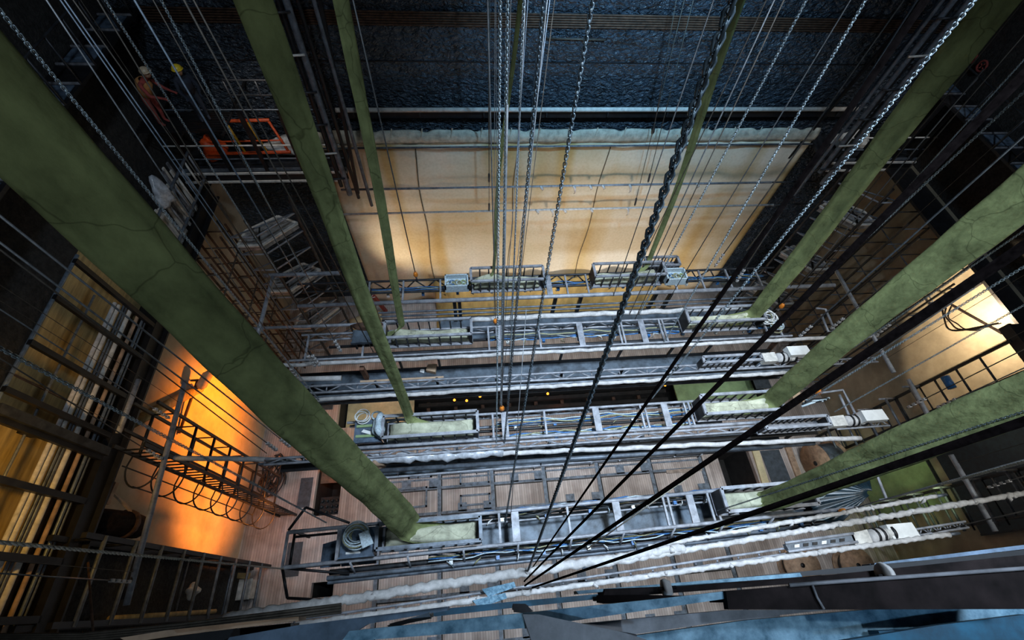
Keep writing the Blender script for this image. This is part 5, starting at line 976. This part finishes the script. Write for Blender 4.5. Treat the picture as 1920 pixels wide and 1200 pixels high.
# tarpaulin fan at the end of the nearest bridge
b = MB(); b.smooth = True; c0 = PZ(1632, 925, 10.9); NA, NR = 36, 8
for i in range(NA + 1):
    a = math.radians(60 + 170 * i / NA)
    for j in range(NR + 1): rr = 0.1 + 1.25 * j / NR; b.v.append((c0.x + math.cos(a) * rr, c0.y + math.sin(a) * rr * 0.62, c0.z - 0.5 * j / NR + 0.09 * (j / NR + 0.2) * math.sin(i * 2.1)))
for i in range(NA):
    for j in range(NR): k = i * (NR + 1) + j; b.f.append((k, k + NR + 1, k + NR + 2, k + 1))
o = obj('tarpaulin', b, 'tarp', base=c0); o.modifiers.new('thickness', 'SOLIDIFY').thickness = 0.02; tag(o, 'pleated dark blue tarpaulin draped beyond the nearest bridge end', 'tarpaulin')
# tangle of branches-like cable by the ladder foot
rnd = random.Random(5); t = thing('cable_tangle', 'tangled black cable heap on the floor beside the caged ladder', 'cable pile', (-9.2, 6.3, 0)); c0 = PZ(519, 893, 0.3)
t.location = (c0.x, c0.y, 0); ORG[t.name] = Vector((c0.x, c0.y, 0))
for k in range(16):
    a = [rnd.uniform(0, 6.3) for _ in range(3)]; r1, r2 = rnd.uniform(.2, .6), rnd.uniform(.35, .95)
    P = [c0 + Vector((r1 * math.cos(s + a[0]), r2 * math.sin(s + a[1]), 0.1 + 0.3 * abs(math.sin(s * .5 + a[2])))) for s in np.linspace(0, 5.2, 18)]; obj('strand', MB().tube(P, 0.03, 5), 'cable_black' if k % 4 else 'rust', t)
# stacked crates and benches at the foot of the left wall
for lab, (u0, v0, u1, v1), z, mm in [('white crate by the foot of the orange wall', (428, 1090, 465, 1122), 0.7, 'white_board'), ('pale crate leaning beside the white crate', (405, 1088, 426, 1125), 0.8, 'carton')]:
    a, c = PZ(u0, v0, z), PZ(u1, v1, z); x0, x1 = sorted((a.x, c.x)); x0 = max(x0, XL + 0.06); y0, y1 = sorted((a.y, c.y)); t = thing('crate', lab, 'crate', ((x0 + x1) / 2, (y0 + y1) / 2, 0)); obj('body', MB().box((x0, y0, 0), (x1, y1, z - 0.05)), mm, t); obj('lid', MB().box((x0 - 0.03, y0 - 0.03, z - 0.05), (x1 + 0.03, y1 + 0.03, z)), mm, t)
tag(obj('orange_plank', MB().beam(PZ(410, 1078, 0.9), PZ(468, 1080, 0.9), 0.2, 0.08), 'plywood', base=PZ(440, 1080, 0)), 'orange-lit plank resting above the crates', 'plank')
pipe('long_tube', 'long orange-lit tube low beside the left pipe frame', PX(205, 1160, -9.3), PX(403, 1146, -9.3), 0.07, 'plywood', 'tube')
for k, (u, v, mm, lab) in enumerate([(235, 1105, 'cloth_navy', 'blue bundle tied to the left pipe frame'), (362, 1108, 'white_board', 'white bundle tied to the left pipe frame')]):
    lump('tied_bundle', lab, 'bundle', tuple(PX(u, v, -9.1)), (0.18, 0.2, 0.25), mm, 40 + k)
# cream cloth roll and mast foot at left below the tower
b = MB().tube([PZ(655, 612, 0.35), PZ(690, 600, 0.35), PZ(716, 594, 0.35)], [0.35, 0.4, 0.36], 14); tag(obj('cloth_roll', b, 'cream_board', base=PZ(690, 600, 0)), 'cream roll of cloth on the floor left of the ochre cloth', 'cloth roll')
tag(obj('red_stand', MB().beam(PY(700, 555, 13.8), PZ(724, 584, 0.02), 0.16, 0.16), 'cloth_red', base=PZ(724, 584, 0.02)), 'dark red post leaning beside the foot of the backdrop', 'post')

# ------------------------------------------------------------------ gridiron beams under the lens
def gbeam(label, pts, z, th, m, parts=None):
    P = [PZ(u, v, z) for u, v in pts]
    c = sum(P, Vector()) / len(P)
    n = (P[1] - P[0]).cross(P[2] - P[1])
    if n.z < 0: P.reverse()
    t = thing('grid_beam', label, 'beam', (c.x, c.y, z - th), 'gridiron beams'); obj('flange', MB().prism(P, min(th, 0.03)), m, t)
    k = sorted(range(len(P)), key=lambda i: P[i].x); L_, R_ = (P[k[0]] + P[k[1]]) / 2, (P[k[-1]] + P[k[-2]]) / 2
    obj('web', MB().beam(L_ - Vector((0, 0, th / 2 + 0.03)), R_ - Vector((0, 0, th / 2 + 0.03)), 0.012, th), m, t); return t
ZB = 20.4
gbeam('blue painted steel beam with pale dust directly under the lens', [(655, 1183), (985, 1149), (1250, 1121), (1365, 1108), (1365, 1122), (980, 1178), (690, 1200), (640, 1203)], ZB, 0.1, 'dusty_blue')
gbeam('dark brown steel plate with a welded joint at the lower right', [(1361, 1108), (1560, 1092), (1925, 1067), (1925, 1142), (1560, 1143), (1366, 1143)], ZB + 0.02, 0.1, 'brown_iron')
obj('weld', MB().tube([PZ(1523, 1097, ZB + 0.03), PZ(1532, 1120, ZB + 0.03), PZ(1545, 1142, ZB + 0.03)], 0.004, 6), 'grey_plate', bpy.data.objects['grid_beam.001'])
obj('edge_bead', MB().tube([PZ(1480, 1097, ZB + 0.03), PZ(1560, 1091, ZB + 0.03), PZ(1925, 1065, ZB + 0.03)], 0.006, 6), 'grey_plate', bpy.data.objects['grid_beam.001'])
gbeam('dark blue steel beam behind the dusty blue beam', [(800, 1145), (960, 1128), (1130, 1113), (1135, 1122), (960, 1140), (815, 1156)], ZB - 0.5, 0.1, 'blue_paint')
gbeam('dark brown rail above the lower right plate', [(1135, 1104), (1400, 1094), (1925, 1040), (1925, 1066), (1480, 1095), (1130, 1122)], ZB - 0.35, 0.08, 'brown_iron')
gbeam('thin blue dusty rail running to the right above the brown rail', [(1080, 1108), (1500, 1074), (1505, 1082), (1200, 1102), (1085, 1114)], ZB - 0.6, 0.06, 'dusty_blue')
gbeam('thin black rail highest of the right-hand rails', [(1360, 1085), (1640, 1062), (1925, 1030), (1925, 1041), (1640, 1071), (1360, 1090)], ZB - 0.7, 0.06, 'black_iron')
gbeam('thin grey rail along the top of the right-hand rails', [(1640, 1056), (1925, 1021), (1925, 1029), (1640, 1062)], ZB - 0.9, 0.06, 'plate_blue')
gbeam('pale worn plate below the dusty blue beam at the bottom right', [(1000, 1178), (1366, 1144), (1560, 1143), (1380, 1162), (1200, 1188), (1080, 1205)], ZB - 0.12, 0.05, 'grey_plate')
gbeam('broad blue and grey plate filling the bottom right corner', [(1190, 1192), (1400, 1163), (1640, 1142), (1925, 1140), (1925, 1210), (1150, 1210)], ZB - 0.2, 0.05, 'dusty_blue')
gbeam('deep blue plate edge in the bottom right corner', [(1560, 1205), (1760, 1172), (1925, 1152), (1925, 1210)], ZB - 0.1, 0.05, 'blue_paint')
gbeam('grey steel beam end pointing towards the lens at bottom centre', [(980, 1152), (1010, 1152), (1170, 1186), (1230, 1205), (1000, 1210), (996, 1200)], ZB + 0.06, 0.12, 'grey_plate')
gbeam('short grey cleat on the dark blue beam', [(962, 1132), (985, 1132), (1000, 1146), (985, 1150), (964, 1148)], ZB - 0.1, 0.06, 'grey_plate')
gbeam('short grey cleat at the left of the dusty blue beam', [(725, 1173), (805, 1148), (808, 1160), (770, 1168), (730, 1176)], ZB - 0.05, 0.08, 'grey_plate')
gbeam('dark brown beam end above the dusty blue beam', [(1122, 1116), (1200, 1115), (1330, 1118), (1330, 1124), (1135, 1132), (1122, 1130)], ZB - 0.1, 0.06, 'brown_iron')
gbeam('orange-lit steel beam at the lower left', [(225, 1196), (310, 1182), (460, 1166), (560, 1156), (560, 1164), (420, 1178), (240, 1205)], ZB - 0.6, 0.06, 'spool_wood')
gbeam('dark blue beam running left from the dusty blue beam', [(430, 1195), (560, 1172), (840, 1137), (838, 1145), (690, 1170), (640, 1200), (420, 1210)], ZB - 0.3, 0.08, 'plate_blue')
gbeam('black beam below the orange-lit beam at the bottom left', [(290, 1200), (385, 1185), (545, 1168), (545, 1178), (430, 1195), (400, 1210), (290, 1210)], ZB - 0.4, 0.06, 'black_iron')
for k, lab in enumerate(['uppermost thin grey cable of the four at the bottom left', 'second thin grey cable of the four at the bottom left', 'third thin grey cable of the four at the bottom left', 'lowest thin grey cable of the four at the bottom left']):
    P = [PZ(-20, 1190 + k * 4, 17), PZ(150, 1189 + k * 4, 17), PZ(330, 1171 + k * 5, 17), PZ(520, 1148 + k * 5, 17), PZ(640, 1133 + k * 5, 17)]; tag(obj('grey_cable', MB().tube(P, 0.012, 6), 'wire_brown', base=P[2]), lab, 'cable', 'cables at the bottom left')
for lab, u, v, s in [('white round pulley cover on the brown rail, left', 1248, 1103, 0.032), ('white round pulley cover on the brown rail, right', 1660, 1078, 0.045)]:
    p = PZ(u, v, ZB - 0.3); t = thing('pulley', lab, 'pulley', p); obj('cover', MB().tube([p + Vector((-0.01, 0, 0)), p + Vector((0, 0.0, 0.0)), p + Vector((0.02, 0, 0.004))], [s * .9, s, s * .7], 16), 'dust_white', t); obj('axle', MB().cyl(p + Vector((-0.03, 0, 0)), p + Vector((0.04, 0, 0)), 0.006, 8), 'black_iron', t)
